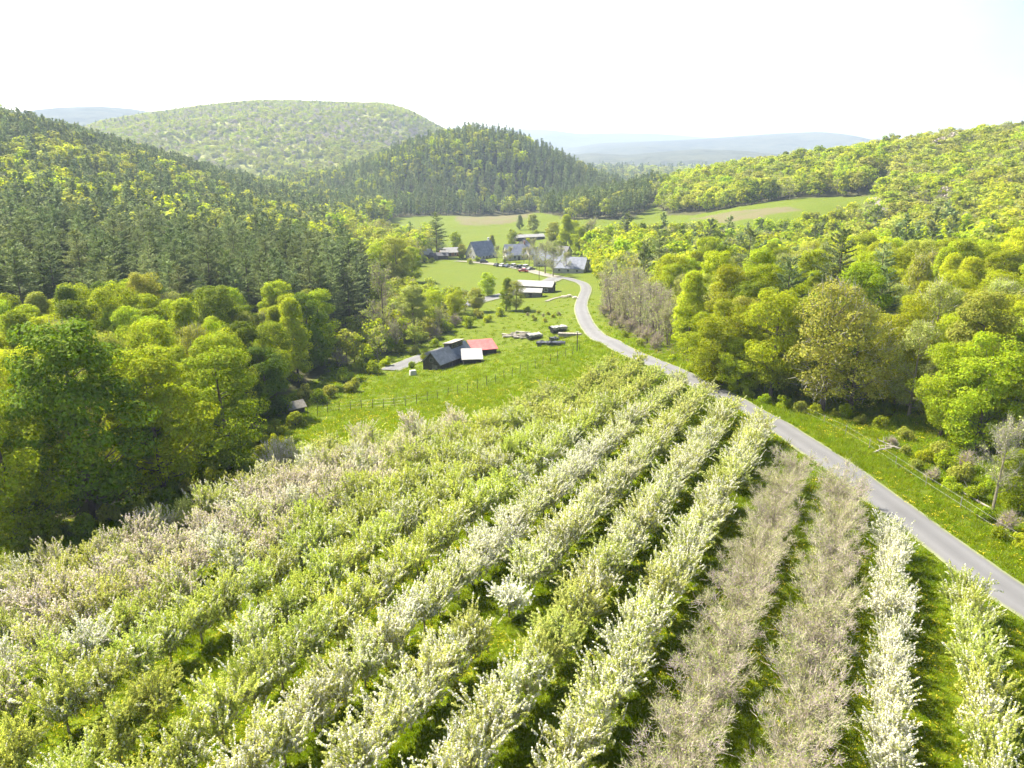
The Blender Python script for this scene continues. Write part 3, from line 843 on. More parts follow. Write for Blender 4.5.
def wood_mat(name, a, b_, c_, s1, s2):
    m, nt, N, L, out = new_mat(name); MATS[name] = m
    b = N.new('ShaderNodeBsdfPrincipled'); b.inputs['Roughness'].default_value = 1; b.inputs['Specular IOR Level'].default_value = 0
    L.new(b.outputs[0], out.inputs[0]); tc = N.new('ShaderNodeTexCoord')
    fs = []
    for s, d in ((s1, 5), (s2, 5)):
        n = N.new('ShaderNodeTexNoise'); n.inputs['Scale'].default_value = s; n.inputs['Detail'].default_value = d; n.inputs['Roughness'].default_value = .65
        L.new(tc.outputs['Object'], n.inputs['Vector']); fs.append(n.outputs[0])
    av = N.new('ShaderNodeMath'); av.operation = 'MULTIPLY_ADD'; av.inputs[1].default_value = .5
    hf = N.new('ShaderNodeMath'); hf.operation = 'MULTIPLY'; hf.inputs[1].default_value = .5
    L.new(fs[1], hf.inputs[0]); L.new(fs[0], av.inputs[0]); L.new(hf.outputs[0], av.inputs[2])
    r = N.new('ShaderNodeValToRGB'); L.new(av.outputs[0], r.inputs[0]); e = r.color_ramp.elements
    e[0].position, e[0].color = .38, (*a, 1); e[1].position, e[1].color = .64, (*c_, 1); x = e.new(.5); x.color = (*b_, 1)
    L.new(r.outputs[0], b.inputs['Base Color'])
    bp = N.new('ShaderNodeBump'); bp.inputs['Strength'].default_value = 1; bp.inputs['Distance'].default_value = 14
    L.new(fs[1], bp.inputs['Height']); L.new(bp.outputs[0], b.inputs['Normal'])
wood_mat('wood_far', (.13, .16, .05), (.24, .26, .08), (.32, .30, .15), .004, .035)
wood_mat('wood_farther', (.05, .06, .05), (.085, .095, .075), (.12, .125, .09), .0016, .012)

hillC, cX, cY, cZ_ = polar_hill('wooded_hill', [(60,140),(100,124),(150,116),(200,109),(250,104),(290,103.5),(330,105),(360,106),(385,106),(410,113),(430,124),(450,134),(500,146)], 1350, 2500, 3300, -46, 'wood_far', amp=60, sc_=520)
polar_hill('far_ridge', [(20,112),(60,108),(100,107),(130,109),(160,114),(230,130)], 2900, 4600, 5600, -46, 'wood_farther', amp=50, sc_=600)
polar_hill('blue_ridge', [(560,150),(600,143),(660,141),(700,139),(740,136),(780,133.5),(820,132),(850,135),(880,141)], 3600, 5600, 6600, -47, 'wood_farther', amp=60, sc_=700)
polar_hill('low_ridge', [(500,170),(545,158),(590,153),(625,155),(660,152),(700,149),(745,151),(790,156),(840,164)], 2300, 3300, 3900, -46, 'wood_farther', amp=40, sc_=450)
polar_hill('farthest_ridge', [(480,132),(520,129),(550,130),(580,134),(620,133),(660,134),(700,137),(780,141)], 6400, 8600, 9400, -48, 'wood_farther', amp=60, sc_=1100, ext=10)

# ------------------------------------------------------------------ the orchard
DR = np.array([math.sin(R(25.6)), math.cos(R(25.6))]); NRM = np.array([DR[1], -DR[0]])
OFF = [7.9, 3.1, -1.2, -6.3, -11.5, -16.4, -21.6, -26.6]
while OFF[-1] > -80: OFF.append(OFF[-1] - 4.95)
FL = {0: .36, 1: .85, 4: .5, 5: .58, 6: .56, 7: .66, 8: .34, 9: .26, 10: .26, 11: .5, 12: .74, 13: .8, 14: .6, 15: .62, 16: .45}
AP = {}
for key, args in {'green': (.04, 380, 1.0), 'tipped': (.30, 380, .9), 'half': (.6, 380, .7), 'white': (.92, 360, .45)}.items():
    AP[key] = [apple('apple_%s_%d' % (key, v), 4.1, 4.0, args[0], args[1], args[2], upright=(.6 if key == 'green' else .85)) for v in range(3)]
BT = [brown_tree('brown_%d' % v, 4.1, 4.6) for v in range(3)]
orch = []       # (kind, row, x, y, scale, key, t)
for k, off in enumerate(OFF):
    sp = 2.55 if k < 2 else 2.5 if k < 4 else 2.4 if k < 8 else 2.7
    for t in np.arange(5, 200, sp):
        t += rng.uniform(-.3, .3) * sp * .35
        p = NRM * (off + rng.normal() * .12) + DR * t
        if not inpoly(p[0], p[1], ORCH): continue
        z = h1(p[0], p[1]); u, v, d = project(p[0], p[1], z + 2)
        if d < 5 or u < -260 or u > 1280 or v > 1000: continue
        edge_ = u < -40 or u > 1066 or v > 826
        if k in (2, 3):
            if v < (478 if k == 2 else 470): continue
            orch.append(('bare', k, p[0], p[1], rng.uniform(.88, 1.04), 'brown', t, d, u, v)); continue
        if k == 1 and v < 520: continue
        if rng.random() < .015: continue
        lonely = math.hypot(p[0] - 0.1, p[1] - 47) < 6
        f = FL.get(k, .4) - .35 * lonely + rng.normal() * (.09 if k < 11 else .16) + (.25 if k < 11 else .5) * float(fbm(p[0] / 11, p[1] / 11, 77))
        key = 'green' if f < .2 else 'tipped' if f < .45 else 'half' if f < .72 else 'white'
        s = (rng.uniform(.78, 1.0) if k < 2 else rng.uniform(.94, 1.05) if k < 8 else rng.uniform(.82, .98))
        orch.append(('apple_edge' if edge_ else 'apple', k, p[0], p[1], s * (.82 if k < 2 else .86 if k < 8 else 1), key, t, d, u, v))
lone = at(509, 617)
orch = [o for o in orch if math.hypot(o[2] - lone[0], o[3] - lone[1]) > 2.6 and not (math.hypot(o[2] - lone[0] * .95, o[3] - lone[1] * .95) < 1.9)]
appl = sorted([o for o in orch if o[0] == 'apple'], key=lambda o: o[7] / o[4])
keep, rest = [], [o for o in orch if o[0] == 'apple_edge']
for o in appl:
    (keep if len(keep) < 296 else rest).append(o)
rowname = {0: 'outermost row along the gravel road', 1: 'white row between bare trees and road'}
def row_phrase(k):
    return rowname.get(k) or 'the %s row left of the bare trees' % ordinal(k - 3)
LOOK = {'green': 'leafy green apple tree', 'tipped': 'white-tipped green apple tree', 'half': 'half-blossomed apple tree', 'white': 'white-blossomed apple tree'}
def build_apple(o, label, group):
    k = o[1]; parts = AP[o[5]][int(rng.integers(3))]
    mats = {}
    leafm = 'leaf_apple_bright' if k in (0, 8, 9, 10, 11) else 'leaf_apple'
    mats['crown'] = [leafm]
    if k >= 11 and rng.random() < .75: mats['blossom'] = ['blossom_pink']
    narrow = 1.2 if k < 2 else 1.18 if k < 8 else 1.22
    return place_tree('apple_tree', parts, ['trunk', 'crown', 'blossom'], label, 'apple tree', o[2], o[3], o[4], group, mats, sz=narrow)
for k in sorted(set(o[1] for o in keep)):
    row = sorted([o for o in keep if o[1] == k], key=lambda o: o[6])
    for i, o in enumerate(row):
        if k < 2: lab = '%s, %s from the near end, %s' % (LOOK[o[5]], ordinal(i + 1), rowname[k])
        else: lab = '%s, %s in %s' % (LOOK[o[5]], ordinal(i + 1), row_phrase(k))
        build_apple(o, lab, 'apple trees in orchard rows')
place_tree('apple_tree', AP['white'][1], ['trunk', 'crown', 'blossom'], 'small brilliant white apple tree standing alone between two green orchard rows', 'apple tree', lone[0], lone[1], .82, None, {'blossom': ['blossom_bright']})
for k in (2, 3):
    row = sorted([o for o in orch if o[0] == 'bare' and o[1] == k], key=lambda o: o[6])
    for i, o in enumerate(row):
        place_tree('fruit_tree', BT[int(rng.integers(3))], ['trunk', 'crown'], 'leafless brown fruit tree, %s from the near end of the %s bare row' % (ordinal(i + 1), 'right' if k == 2 else 'left'),
                   'fruit tree', o[2], o[3], o[4], 'bare brown fruit trees', {'crown': ['twig_mauve' if (i * 7 + k) % 5 < 3 else 'twig_brown', 'buds']})
if rest:
    pr = []
    for key in ('green', 'half', 'white'):
        lo = apple('apple_far_' + key, 4.1, 4.0, {'green': .1, 'half': .6, 'white': .9}[key], 110, .7, .12)
        pr.append(merge('apple_far_' + key + '_all', list(zip(lo, (['bark_pale'], ['leaf_apple'], ['blossom_white'])))))
    P = np.array([(o[2], o[3], h1(o[2], o[3])) for o in rest]); n = len(P)
    S = np.array([o[4] for o in rest])
    rot = np.zeros((n, 3)); rot[:, 2] = rng.uniform(0, 6.28, n)
    pk = np.array([{'green': 0, 'tipped': 0, 'half': 1, 'white': 2}[o[5]] for o in rest])
    scatter('orchard_trees', P, rot, np.repeat(S[:, None], 3, 1), pk, pr)
print('orchard', len(rest), 'rest', len(appl), 'apple', len(keep), 'kept', len([o for o in orch if o[0] == 'bare']), 'bare')
#@@PART3@@
# ------------------------------------------------------------------ woods
# distant tree meshes (trunk and crown in one)
def far_broad(i, mat, **k):
    t, c = broadleaf('far_broad_%d' % i, 15, k.get('W', 11), .18, k.get('nc', 26), k.get('nq', 26), k.get('qs', .72), shape=k.get('shape', 'round'), clumpr=.2)
    return merge('far_broad_all_%d' % i, [(t, ['bark']), (c, [mat, 'twig_grey'])])
def far_pine(i, mat, W=7.5):
    t, c = pine('far_pine_%d' % i, 20, W, 9, .95, step=1.5)
    return merge('far_pine_all_%d' % i, [(t, ['bark']), (c, [mat])])
def far_open(i, mat):
    t, c = broadleaf('far_open_%d' % i, 14, 9.5, .2, 24, 14, .5, bare=1.2)
    return merge('far_open_all_%d' % i, [(t, ['bark_pale']), (c, [mat, 'twig_grey'])])
FAR = [far_broad(0, 'leaf_yellowgreen'), far_broad(1, 'leaf_yellowgreen', shape='wide', W=12), far_broad(2, 'leaf_bright'), far_broad(3, 'leaf_bright', shape='tall', W=9),
       far_broad(4, 'leaf_olive'), far_broad(5, 'leaf_olive', shape='wide'), far_open(6, 'leaf_pale'), far_open(7, 'leaf_olive'),
       far_pine(8, 'needles'), far_pine(9, 'needles', 8.5), far_pine(10, 'needles_soft', 7), far_broad(11, 'leaf_deep'), far_open(12, 'twig_mauve')]
# kinds: y yellow-green, g bright, o olive, p pale/open, n pine, d deep
PICK = {'y': (0, 1), 'g': (2, 3), 'o': (4, 5), 'p': (6, 7), 'n': (8, 9, 10), 'd': (11,), 'm': (12,)}

def choose(x, y, w, seed, scale):
    """species by weights, gathered in patches"""
    keys = list(w); n = len(x)
    sc_ = np.stack([np.log(w[k] + 1e-6) + 4.2 * fbm(x / scale, y / scale, seed + i * 7, 3) + .9 * rng.gumbel(size=n) for i, k in enumerate(keys)], 1)
    return np.array(keys)[sc_.argmax(1)]

def stuff_wood(name, poly, spacing, weights, seed, scale=60, smin=.75, smax=1.15, hmul=1.0, cull=None):
    x, y = hexpts(poly, spacing)
    if cull is not None: k = cull(x, y); x, y = x[k], y[k]
    z = H(x, y); n = len(x)
    sp = choose(x, y, weights, seed, scale)
    pk = np.array([rng.choice(PICK[s]) for s in sp])
    s = rng.uniform(smin, smax, n) * np.where(sp == 'n', .88, 1)
    rot = np.zeros((n, 3)); rot[:, 2] = rng.uniform(0, 6.28, n)
    grow = np.stack([s * rng.uniform(.9, 1.1, n), s * rng.uniform(.9, 1.1, n), s * hmul * rng.uniform(.9, 1.12, n)], 1)
    return [np.stack([x, y, z - .3], 1), rot, grow, pk]

def in_view(x, y, zt=10, m=170):
    z = H(x, y) + zt
    d = y * CP - (z - CZ) * SP
    u = 512 + F * x / np.maximum(d, 1); v = 384 - F * (y * SP + (z - CZ) * CP) / np.maximum(d, 1)
    return (d > 5) & (u > -m) & (u < 1024 + m) & (v < 900)

def nearroad(x, y, m=6.5):
    return np.minimum(dist_to(ROAD, x, y), dist_to(DRIVE, x, y)) > m

scatter('wooded_left_hillside', *stuff_wood('a', W_A, 8.8, {'y': .7, 'o': .7, 'n': 3.2, 'p': .2, 'g': .1}, 100, 55, .95, 1.4, .85, cull=lambda x, y: in_view(x, y)), FAR)
scatter('valley_side_forest', *stuff_wood('gap', W_GAP, 10, {'y': .7, 'o': .5, 'n': .6}, 110, 60, .95, 1.3, cull=lambda x, y: in_view(x, y)), FAR)
def add_sets(sets): return [np.concatenate([s[i] for s in sets]) for i in range(4)]
pine_ridge = pol([(-52,840),(-31,770),(-25,740),(-18,720),(-14,700),(-10,700),(-11,1000),(-52,1100)])
scatter('ridge_pine_wood', *stuff_wood('a2', pine_ridge, 7.2, {'n': 1, 'o': .06}, 120, 60, .8, 1.15, cull=lambda x, y: in_view(x, y)), FAR)
scatter('pine_clad_hill_forest', *stuff_wood('b', W_B, 8.6, {'n': 4, 'o': .35, 'y': .3}, 140, 60, .75, 1.15, cull=lambda x, y: in_view(x, y)), FAR)
W_DOME = pol([(-10,955),(-6,940),(-2,950),(0.5,985),(1.5,1040),(1.5,1100),(-10,1100)])
scatter('hilltop_spring_forest', *stuff_wood('bt', W_DOME, 17, {'y': .7, 'g': .15, 'o': .3}, 150, 60, .9, 1.25, .8, cull=lambda x, y: in_view(x, y)), FAR)
scatter('dark_pine_grove_forest', *stuff_wood('m', W_MID, 7.5, {'n': 1, 'o': .12}, 160, 60, .8, 1.1, cull=lambda x, y: in_view(x, y)), FAR)
scatter('far_meadow_side_forest', *stuff_wood('e1', W_E1, 9.5, {'y': .8, 'g': .5, 'o': .35, 'p': .12, 'd': .05}, 180, 45, .95, 1.35, .8, cull=lambda x, y: in_view(x, y)), FAR)
scatter('right_hillside_forest', *stuff_wood('e2', W_E2, 8.5, {'y': .5, 'o': .8, 'p': .5, 'n': .03, 'g': .1, 'm': .06}, 200, 40, .85, 1.25, .72, cull=lambda x, y: in_view(x, y)), FAR)

# canopy over the far hill, coarse
hx, hy, hz = cX.ravel(), cY.ravel(), cZ_.ravel()
ii = rng.integers(0, 199, 20000); s_ = np.clip(rng.random(20000) ** .8, 0, 1) * 37.9; jj = s_.astype(int)
a_, b_ = rng.random(20000), s_ - jj
def bil(G): return (G[ii, jj] * (1 - a_) + G[ii + 1, jj] * a_) * (1 - b_) + (G[ii, jj + 1] * (1 - a_) + G[ii + 1, jj + 1] * a_) * b_
fx, fy, fz = bil(cX), bil(cY), bil(cZ_)
sp = choose(fx, fy, {'y': .6, 'o': .8, 'p': .8, 'n': .08, 'm': .42}, 300, 260)
def coarse(pts, sp, s0, s1, name):
    n = len(pts); pk = np.array([rng.choice(PICK[q]) for q in sp]); s = rng.uniform(s0, s1, n)
    rot = np.zeros((n, 3)); rot[:, 2] = rng.uniform(0, 6.28, n)
    return scatter(name, pts, rot, np.stack([s * 1.5, s * 1.5, s], 1), pk, FAR)
kq = in_view(fx, fy)
coarse(np.stack([fx, fy, fz - 2], 1)[kq], sp[kq], .5, .78, 'far_hill_forest')
# wooded plain beyond
n = 7000
tt = np.radians(rng.uniform(-13, 22, n)); r_ = np.exp(rng.uniform(math.log(1300), math.log(5000), n))
px_, py_ = r_ * np.sin(tt), r_ * np.cos(tt)
sp = choose(px_, py_, {'y': .3, 'o': .7, 'n': .6, 'p': .2}, 330, 200)
coarse(np.stack([px_, py_, H(px_, py_) - 2], 1), sp, .9, 1.4, 'valley_forest')

# --- woods near enough to tell the trees apart
LAB = {'leaf_yellowgreen': 'yellow-green broadleaf tree', 'leaf_bright': 'bright green broadleaf tree', 'leaf_deep': 'deep green broadleaf tree', 'leaf_olive': 'olive-green broadleaf tree', 'leaf_pale': 'thin pale-leaved tree'}
MK = {'y': 'leaf_yellowgreen', 'g': 'leaf_bright', 'd': 'leaf_deep', 'o': 'leaf_olive', 'p': 'leaf_pale'}
cand = []     # (x, y, wood, species, scale, apparent size)
def wood(poly, spacing, wname, weights, seed, scale, s0, s1, tall):
    x, y = hexpts(poly, spacing)
    k = in_view(x, y, tall * .6, 120) & nearroad(x, y) & ~inpoly(x, y, ORCH)
    x, y = x[k], y[k]
    sp = choose(x, y, weights, seed, scale)
    for a, b, s in zip(x, y, sp):
        q = rng.uniform(s0, s1); d = math.hypot(a, b)
        cand.append((a, b, wname, s, q, tall * q / d))
wood(W_LEFT, 7.4, 'left wood', {'y': .8, 'g': .8, 'd': .3, 'o': .3, 'p': .25}, 400, 22, .72, 1.02, 18)
wood(W_RIGHT, 7.7, 'roadside wood', {'y': .9, 'g': .5, 'o': .33, 'p': .4, 'd': .08, 'n': .09}, 430, 28, .68, 1.02, 18)
wood(W_PINE, 7.6, 'pine belt', {'n': 1}, 450, 30, .72, 1.05, 24)
wood(W_CREEK, 5.3, 'creek thicket', {'y': .5, 'o': .6, 'p': .5, 'b': .3}, 470, 16, .30, .52, 17)
wood(W_HEDGE, 10, 'far hedgerow', {'y': .5, 'o': .6, 'p': .5, 'n': .04}, 490, 30, .55, .85, 17)

MANUAL = []   # trees named one by one: (kind, px, py of the foot, top py, label, crown material, mesh index)
def man(kind_, px, py, top, label, mat, idx=0, wide=1.0): MANUAL.append((kind_, px, py, top, label, mat, idx, wide))
man('pine', 437, 257, 213, 'tall dark pine standing alone among the pale roofed sheds', 'needles', 1, 1.15)
man('broad', 456, 251, 231, 'small yellow-green tree just right of the tall lone pine', 'leaf_yellowgreen', 0)
man('broad', 579, 257, 226, 'vivid yellow tree between the pale houses and the slate barn roof', 'leaf_yellowgreen', 3)
man('broad', 566, 254, 215, 'yellow-green tree left of the vivid yellow tree behind the houses', 'leaf_yellowgreen', 1)
man('broad', 553, 247, 222, 'thin olive tree leftmost of the clump behind the houses', 'leaf_olive', 2)
man('bare', 590, 252, 218, 'bare brown tree behind the vivid yellow tree by the farm', 'twig_wood', 0)
man('broad', 512, 246, 229, 'round olive tree between the tall slate roof and the hipped house', 'leaf_olive', 0)
man('bare', 545, 274, 241, 'large bare grey tree in front of the farmhouses by the yard', 'twig_grey', 0, 1.3)
man('bare', 553, 277, 244, 'bare grey tree right of the largest yard tree by the drive', 'twig_grey', 1, 1.2)
man('bare', 537, 270, 246, 'smaller bare grey tree left of the largest yard tree', 'twig_grey', 0, 1.1)
man('bare', 497, 262, 245, 'thin bare tree before the tall slate roofed house', 'twig_grey', 1, 1.2)
man('broad', 545, 212, 198, 'dark round tree at the end of the tan field', 'needles_soft', 0)
man('broad', 563, 262, 250, 'small green tree beside the slate barn front', 'leaf_bright', 0)
man('open', 516, 311, 281, 'dark green bushy tree left of the white roofed sheds', 'leaf_olive', 1, 1.2)
man('broad', 506, 311, 278, 'slender yellow-green tree left of the bushy creek tree', 'leaf_yellowgreen', 1)
man('bare', 384, 345, 262, 'tall purplish bare tree at the end of the left wood', 'twig_plum', 1, .8)
man('bare', 346, 322, 268, 'purplish bare tree in front of the last dark pines', 'twig_plum', 0, .9)
man('pine', 352, 308, 235, 'broad dark pine at the near end of the pine belt', 'needles', 1, 1.3)
man('pine', 336, 306, 242, 'dark pine next to the broad pine ending the belt', 'needles', 0, 1.2)
man('pine', 366, 300, 256, 'smaller dark pine outermost of the pine belt', 'needles', 2, 1.2)
man('broad', 398, 290, 237, 'wide olive tree at the left edge of the mown meadow', 'leaf_olive', 2)
man('broad', 382, 288, 240, 'yellow-green tree behind the wide olive meadow tree', 'leaf_yellowgreen', 0)
man('broad', 412, 282, 246, 'yellow-green tree nearest the mown meadow corner', 'leaf_yellowgreen', 3)
THICK = [(612,318,258,'twig_plum'),(626,324,262,'twig_wood'),(640,333,266,'twig_plum'),(618,303,250,'twig_grey'),(654,338,262,'twig_plum'),(668,345,278,'twig_wood'),(632,312,250,'twig_grey'),(648,322,256,'twig_wood'),
         (607,308,254,'twig_plum'),(619,322,268,'twig_wood'),(633,329,270,'twig_plum'),(647,336,276,'twig_grey'),(661,341,270,'twig_plum'),(640,318,252,'twig_plum'),(660,330,262,'twig_wood'),(610,298,246,'twig_wood')]
for i, (px, py, top, m) in enumerate(THICK):
    top += 12 + (i * 7) % 13
    man('bare', px, py, top, '%s bare %s tree of the leafless thicket beside the road bend' % (ordinal(i + 1), {'twig_plum': 'mauve', 'twig_wood': 'brown', 'twig_grey': 'grey'}[m]), m, (2, 2, 2, 1)[i % 4], 1.2)
man('broad', 722, 386, 300, 'rounded bright green tree at the front of the wood right of the road', 'leaf_bright', 0, 1.1)
man('broad', 736, 392, 336, 'low yellow-green tree standing before the rounded bright green one', 'leaf_yellowgreen', 3, 1.3)
man('broad', 706, 378, 312, 'yellow-green tree left of the rounded bright green tree', 'leaf_yellowgreen', 0, 1.1)
man('broad', 770, 398, 290, 'bright yellow tall tree of the road wood front', 'leaf_yellowgreen', 2)
man('open', 822, 412, 282, 'tall thin olive tree showing its grey branches beside the clearing', 'leaf_olive', 1, 1.1)
man('open', 850, 414, 300, 'thin olive tree right of the taller thin olive one', 'leaf_olive', 0, 1.1)
man('broad', 940, 436, 342, 'yellow-green tree at the corner of the scrubby clearing', 'leaf_yellowgreen', 2)
man('broad', 975, 450, 332, 'tall golden-green tree behind the pale bare trunk', 'leaf_yellowgreen', 0)
man('pine', 1030, 450, 330, 'dark green pine cut by the frame edge beside the clearing', 'needles_soft', 1, 1.5)
man('bare', 992, 512, 415, 'pale leafless trunk leaning at the roadside scrub', 'twig_grey', 0, .9)
man('broad', 1018, 512, 440, 'small green tree beside the pale leafless trunk', 'leaf_bright', 0, 1.1)
man('broad', 20, 548, 392, 'bright green round tree closest to the orchard corner in shade', 'leaf_bright', 0, 1.0)
man('broad', 95, 520, 318, 'big deep green tree behind the bright round corner tree', 'leaf_deep', 4, 1.0)
man('broad', 165, 495, 345, 'bright green tree above the darkest creek bank', 'leaf_bright', 4, 1.0)
man('broad', 232, 470, 345, 'bright green tree spreading over the creek edge', 'leaf_bright', 3, 1.1)
for px, py, top, kd, m, lab in [(462,258,244,'broad','leaf_olive','olive tree right of the small pale roof by the lone pine'),(470,262,250,'bare','twig_plum','low bare tree left of the steep slate roof'),(505,264,249,'bare','twig_plum','mauve bare tree between the parked cars and the steep roof'),(529,266,246,'bare','twig_wood','brown bare tree in front of the broad slate roof'),(560,270,247,'bare','twig_plum','mauve bare tree at the left corner of the white-gabled barn'),(541,262,243,'bare','twig_wood','brown bare tree against the grey house wall'),(598,276,254,'broad','leaf_yellowgreen','yellow-green tree at the right end of the slate barn'),(586,245,222,'broad','leaf_olive','olive tree behind the long slate barn'),(573,246,220,'broad','leaf_bright','green tree in the clump behind the barns'),(533,232,214,'broad','leaf_pale','pale tree beside the long black field shed'),(520,230,215,'broad','needles_soft','dark round tree left of the long black field shed'),(488,296,272,'broad','leaf_yellowgreen','slender yellow tree beside the grey parking lane'),(476,312,288,'broad','leaf_olive','olive creek tree left of the parking lane'),(455,318,290,'broad','leaf_yellowgreen','yellow-green creek tree above the barn meadow'),(434,322,290,'broad','leaf_yellowgreen','yellow-green creek tree over the mauve shrubs'),(510,262,246,'bare','twig_wood','brown bare tree left of the broad slate roofed house'),(524,263,247,'bare','twig_plum','mauve bare tree right of centre before the broad slate roof'),(566,273,251,'bare','twig_wood','brown bare tree in front of the white-gabled barn'),(533,258,238,'bare','twig_plum','tall mauve bare tree behind the bare yard trees'),(492,249,235,'broad','leaf_olive','olive tree behind the steep slate roof'),(604,270,248,'broad','leaf_olive','olive tree against the end wall of the long barn'),(557,262,240,'broad','leaf_pale','pale thin tree over the grey house roof'),(414,330,285,'broad','leaf_pale','tall pale creek tree left of the barn meadow')]:
    man(kd, px, py, top, lab, m, int(rng.integers(2)) if kd == 'bare' else int(rng.integers(5)), 1.1)
mtops = []
for kind_, px, py, top, label, mat, idx, wide in MANUAL:
    x, y, z = at(px, py); r = math.hypot(x, y)
    hgt = CZ + r * polar(px, top)[1] - z
    if kind_ == 'pine':
        place_tree('pine_tree', PN[idx], ['trunk', 'crown'], label, 'pine tree', x, y, hgt / 24 * wide, None, {'crown': [mat]}, sz=1 / wide)
    elif kind_ == 'bare':
        me = BR[idx]; h0 = 12 if idx == 2 else 14
        place_tree('bare_tree', me, ['trunk', 'crown'], label, 'bare tree', x, y, hgt / h0 * wide, None, {'crown': [mat, 'buds'], 'trunk': ['bark_pale' if mat == 'twig_grey' else 'bark']}, sz=1 / wide)
    else:
        me = (BL if kind_ == 'broad' else SP_)[idx]; h0 = 18 if kind_ == 'broad' else 17
        place_tree('broadleaf_tree', me, ['trunk', 'crown'], label, 'tree', x, y, hgt / h0 * wide, None, {'crown': [mat, 'twig_grey']}, sz=1 / wide)
    mtops.append((x, y, hgt * .22))
THK = [at(px + dx, py)[:2] for px, py, _t, _m in THICK for dx in (-8, 0, 8)]
cand = [c for c in cand if not (c[2] == 'roadside wood' and any(math.hypot(c[0] - a, c[1] - b) < 4.2 for a, b in THK))]
cand = [c for c in cand if all(math.hypot(c[0] - a, c[1] - b) > max(3.0, q) for a, b, q in mtops)]
broad = sorted([c for c in cand if c[3] not in 'nb'], key=lambda c: -c[5])
pines = sorted([c for c in cand if c[3] == 'n'], key=lambda c: -c[5])
bares = [c for c in cand if c[3] == 'b']
print('near woods: broad', len(broad), 'pine', len(pines), 'bare', len(bares))
nb_, np_ = 262, 280
sel = broad[:nb_] + pines[:np_] + bares
left_over = broad[nb_:] + pines[np_:]
woods = {}
for c in sel: woods.setdefault(c[2], []).append(c)
for wn, lst in woods.items():
    lst.sort(key=lambda c: math.hypot(c[0], c[1]))
    rank = 12 if len(lst) > 40 else 10
    for k0 in range(0, len(lst), rank):
        band = sorted(lst[k0:k0 + rank], key=lambda c: math.atan2(c[0], c[1]))
        rk = ordinal(k0 // rank + 1)
        for i, (x, y, _, s, q, _a) in enumerate(band):
            pos = '%s from the left in the %s rank of the %s' % (ordinal(i + 1), rk, wn)
            g = 'trees of the ' + wn
            if s == 'n':
                m = 'needles_soft' if rng.random() < .35 else 'needles'
                place_tree('pine_tree', PN[int(rng.integers(4))], ['trunk', 'crown'], '%s, %s' % ('dark pine' if m == 'needles' else 'grey-green pine', pos), 'pine tree', x, y, q, g, {'crown': [m]})
            elif s == 'b':
                m = ('twig_plum', 'twig_wood')[int(rng.integers(2))]
                place_tree('bare_tree', BR[int(rng.integers(3))], ['trunk', 'crown'], '%s, %s' % ('leafless mauve tree' if m == 'twig_plum' else 'leafless brown tree', pos), 'bare tree', x, y, q * 1.1, g, {'crown': [m, 'buds']})
            else:
                m = MK[s]
                lab = '%s, %s' % (LAB[m].replace(' broadleaf', ''), pos)
                op = s == 'p' or (s == 'o' and rng.random() < .5)
                me = SP_[int(rng.integers(3))] if op else BL[int(rng.integers(5))]
                place_tree('broadleaf_tree', me, ['trunk', 'crown'], lab, 'tree', x, y, q * .93, g, {'crown': [m, 'twig_grey'], 'trunk': ['bark_pale' if op else 'bark']}, sz=rng.uniform(1.0, 1.22))
if left_over:
    P = np.array([(c[0], c[1], h1(c[0], c[1]) - .3) for c in left_over]); n = len(P)
    pk = np.array([rng.choice(PICK[c[3]]) for c in left_over]); s = np.array([c[4] * 1.15 for c in left_over])
    rot = np.zeros((n, 3)); rot[:, 2] = rng.uniform(0, 6.28, n)
    scatter('wood_behind_forest', P, rot, np.repeat(s[:, None], 3, 1), pk, FAR)
# the wood floor goes on behind the right wood up to the hillside

# shrubs along the creek, the clearing and the wood edges
def shrub(px, py, s, mat, label, bare=False, group=None):
    x, y, z = at(px, py)
    me = SH[2] if bare else SH[int(rng.choice([0, 1, 3]))]
    t = place_tree('shrub', me, ['stem', 'foliage'], label, 'shrub', x, y, s, group, {'foliage': [mat, 'twig_plum' if bare else 'twig_grey']})
creek_sh = [(396,343,4.0,1),(408,338,3.2,1),(386,352,3.0,0),(420,341,2.6,0),(432,338,2.8,1),(446,332,2.6,0),(456,326,2.4,1),(468,327,2.2,0),(478,318,2.0,0),(360,372,2.2,0),(374,374,2.4,0),(345,382,2.2,0),(352,392,2.0,0),(330,398,1.9,0),(318,404,2.0,0),(305,399,2.0,0),(386,366,1.6,0),(366,360,2.8,0),(400,352,2.2,0),(415,354,1.6,0),(424,360,1.2,0),(412,368,1.1,0),(296,428,1.9,0),(276,436,1.8,0),(262,446,1.6,0),(284,414,2.2,0),(434,347,1.6,0),(500,316,1.8,0),(488,322,1.6,0),(527,312,1.3,0),(340,366,2.6,1)]
SC = ['leaf_olive', 'leaf_yellowgreen', 'leaf_bright']
SN = {'leaf_olive': 'olive', 'leaf_yellowgreen': 'yellow-green', 'leaf_bright': 'bright green', 'leaf_pale': 'pale'}
for i, (px, py, s, b) in enumerate(sorted(creek_sh)):
    m = 'leaf_pale' if b else SC[int(rng.integers(3))]
    shrub(px, py, s, m, '%s, %s from the left along the creek by the barn' % ('leafless mauve shrub' if b else SN[m] + ' shrub', ordinal(i + 1)), bool(b), 'creek side shrubs')
clear_sh = [(880,430,1.6),(905,440,1.5),(925,462,1.5),(915,470,1.2),(945,470,1.9),(932,482,1.3),(960,482,2.0),(950,492,1.4),(975,500,1.6),(985,520,1.3),(1010,530,1.5),(1000,540,1.1),(1020,548,1.2),(890,446,1.1),(860,424,1.2),(905,455,1.0),(968,470,1.8),(1015,508,1.8),(990,492,1.7),(940,455,1.6)]
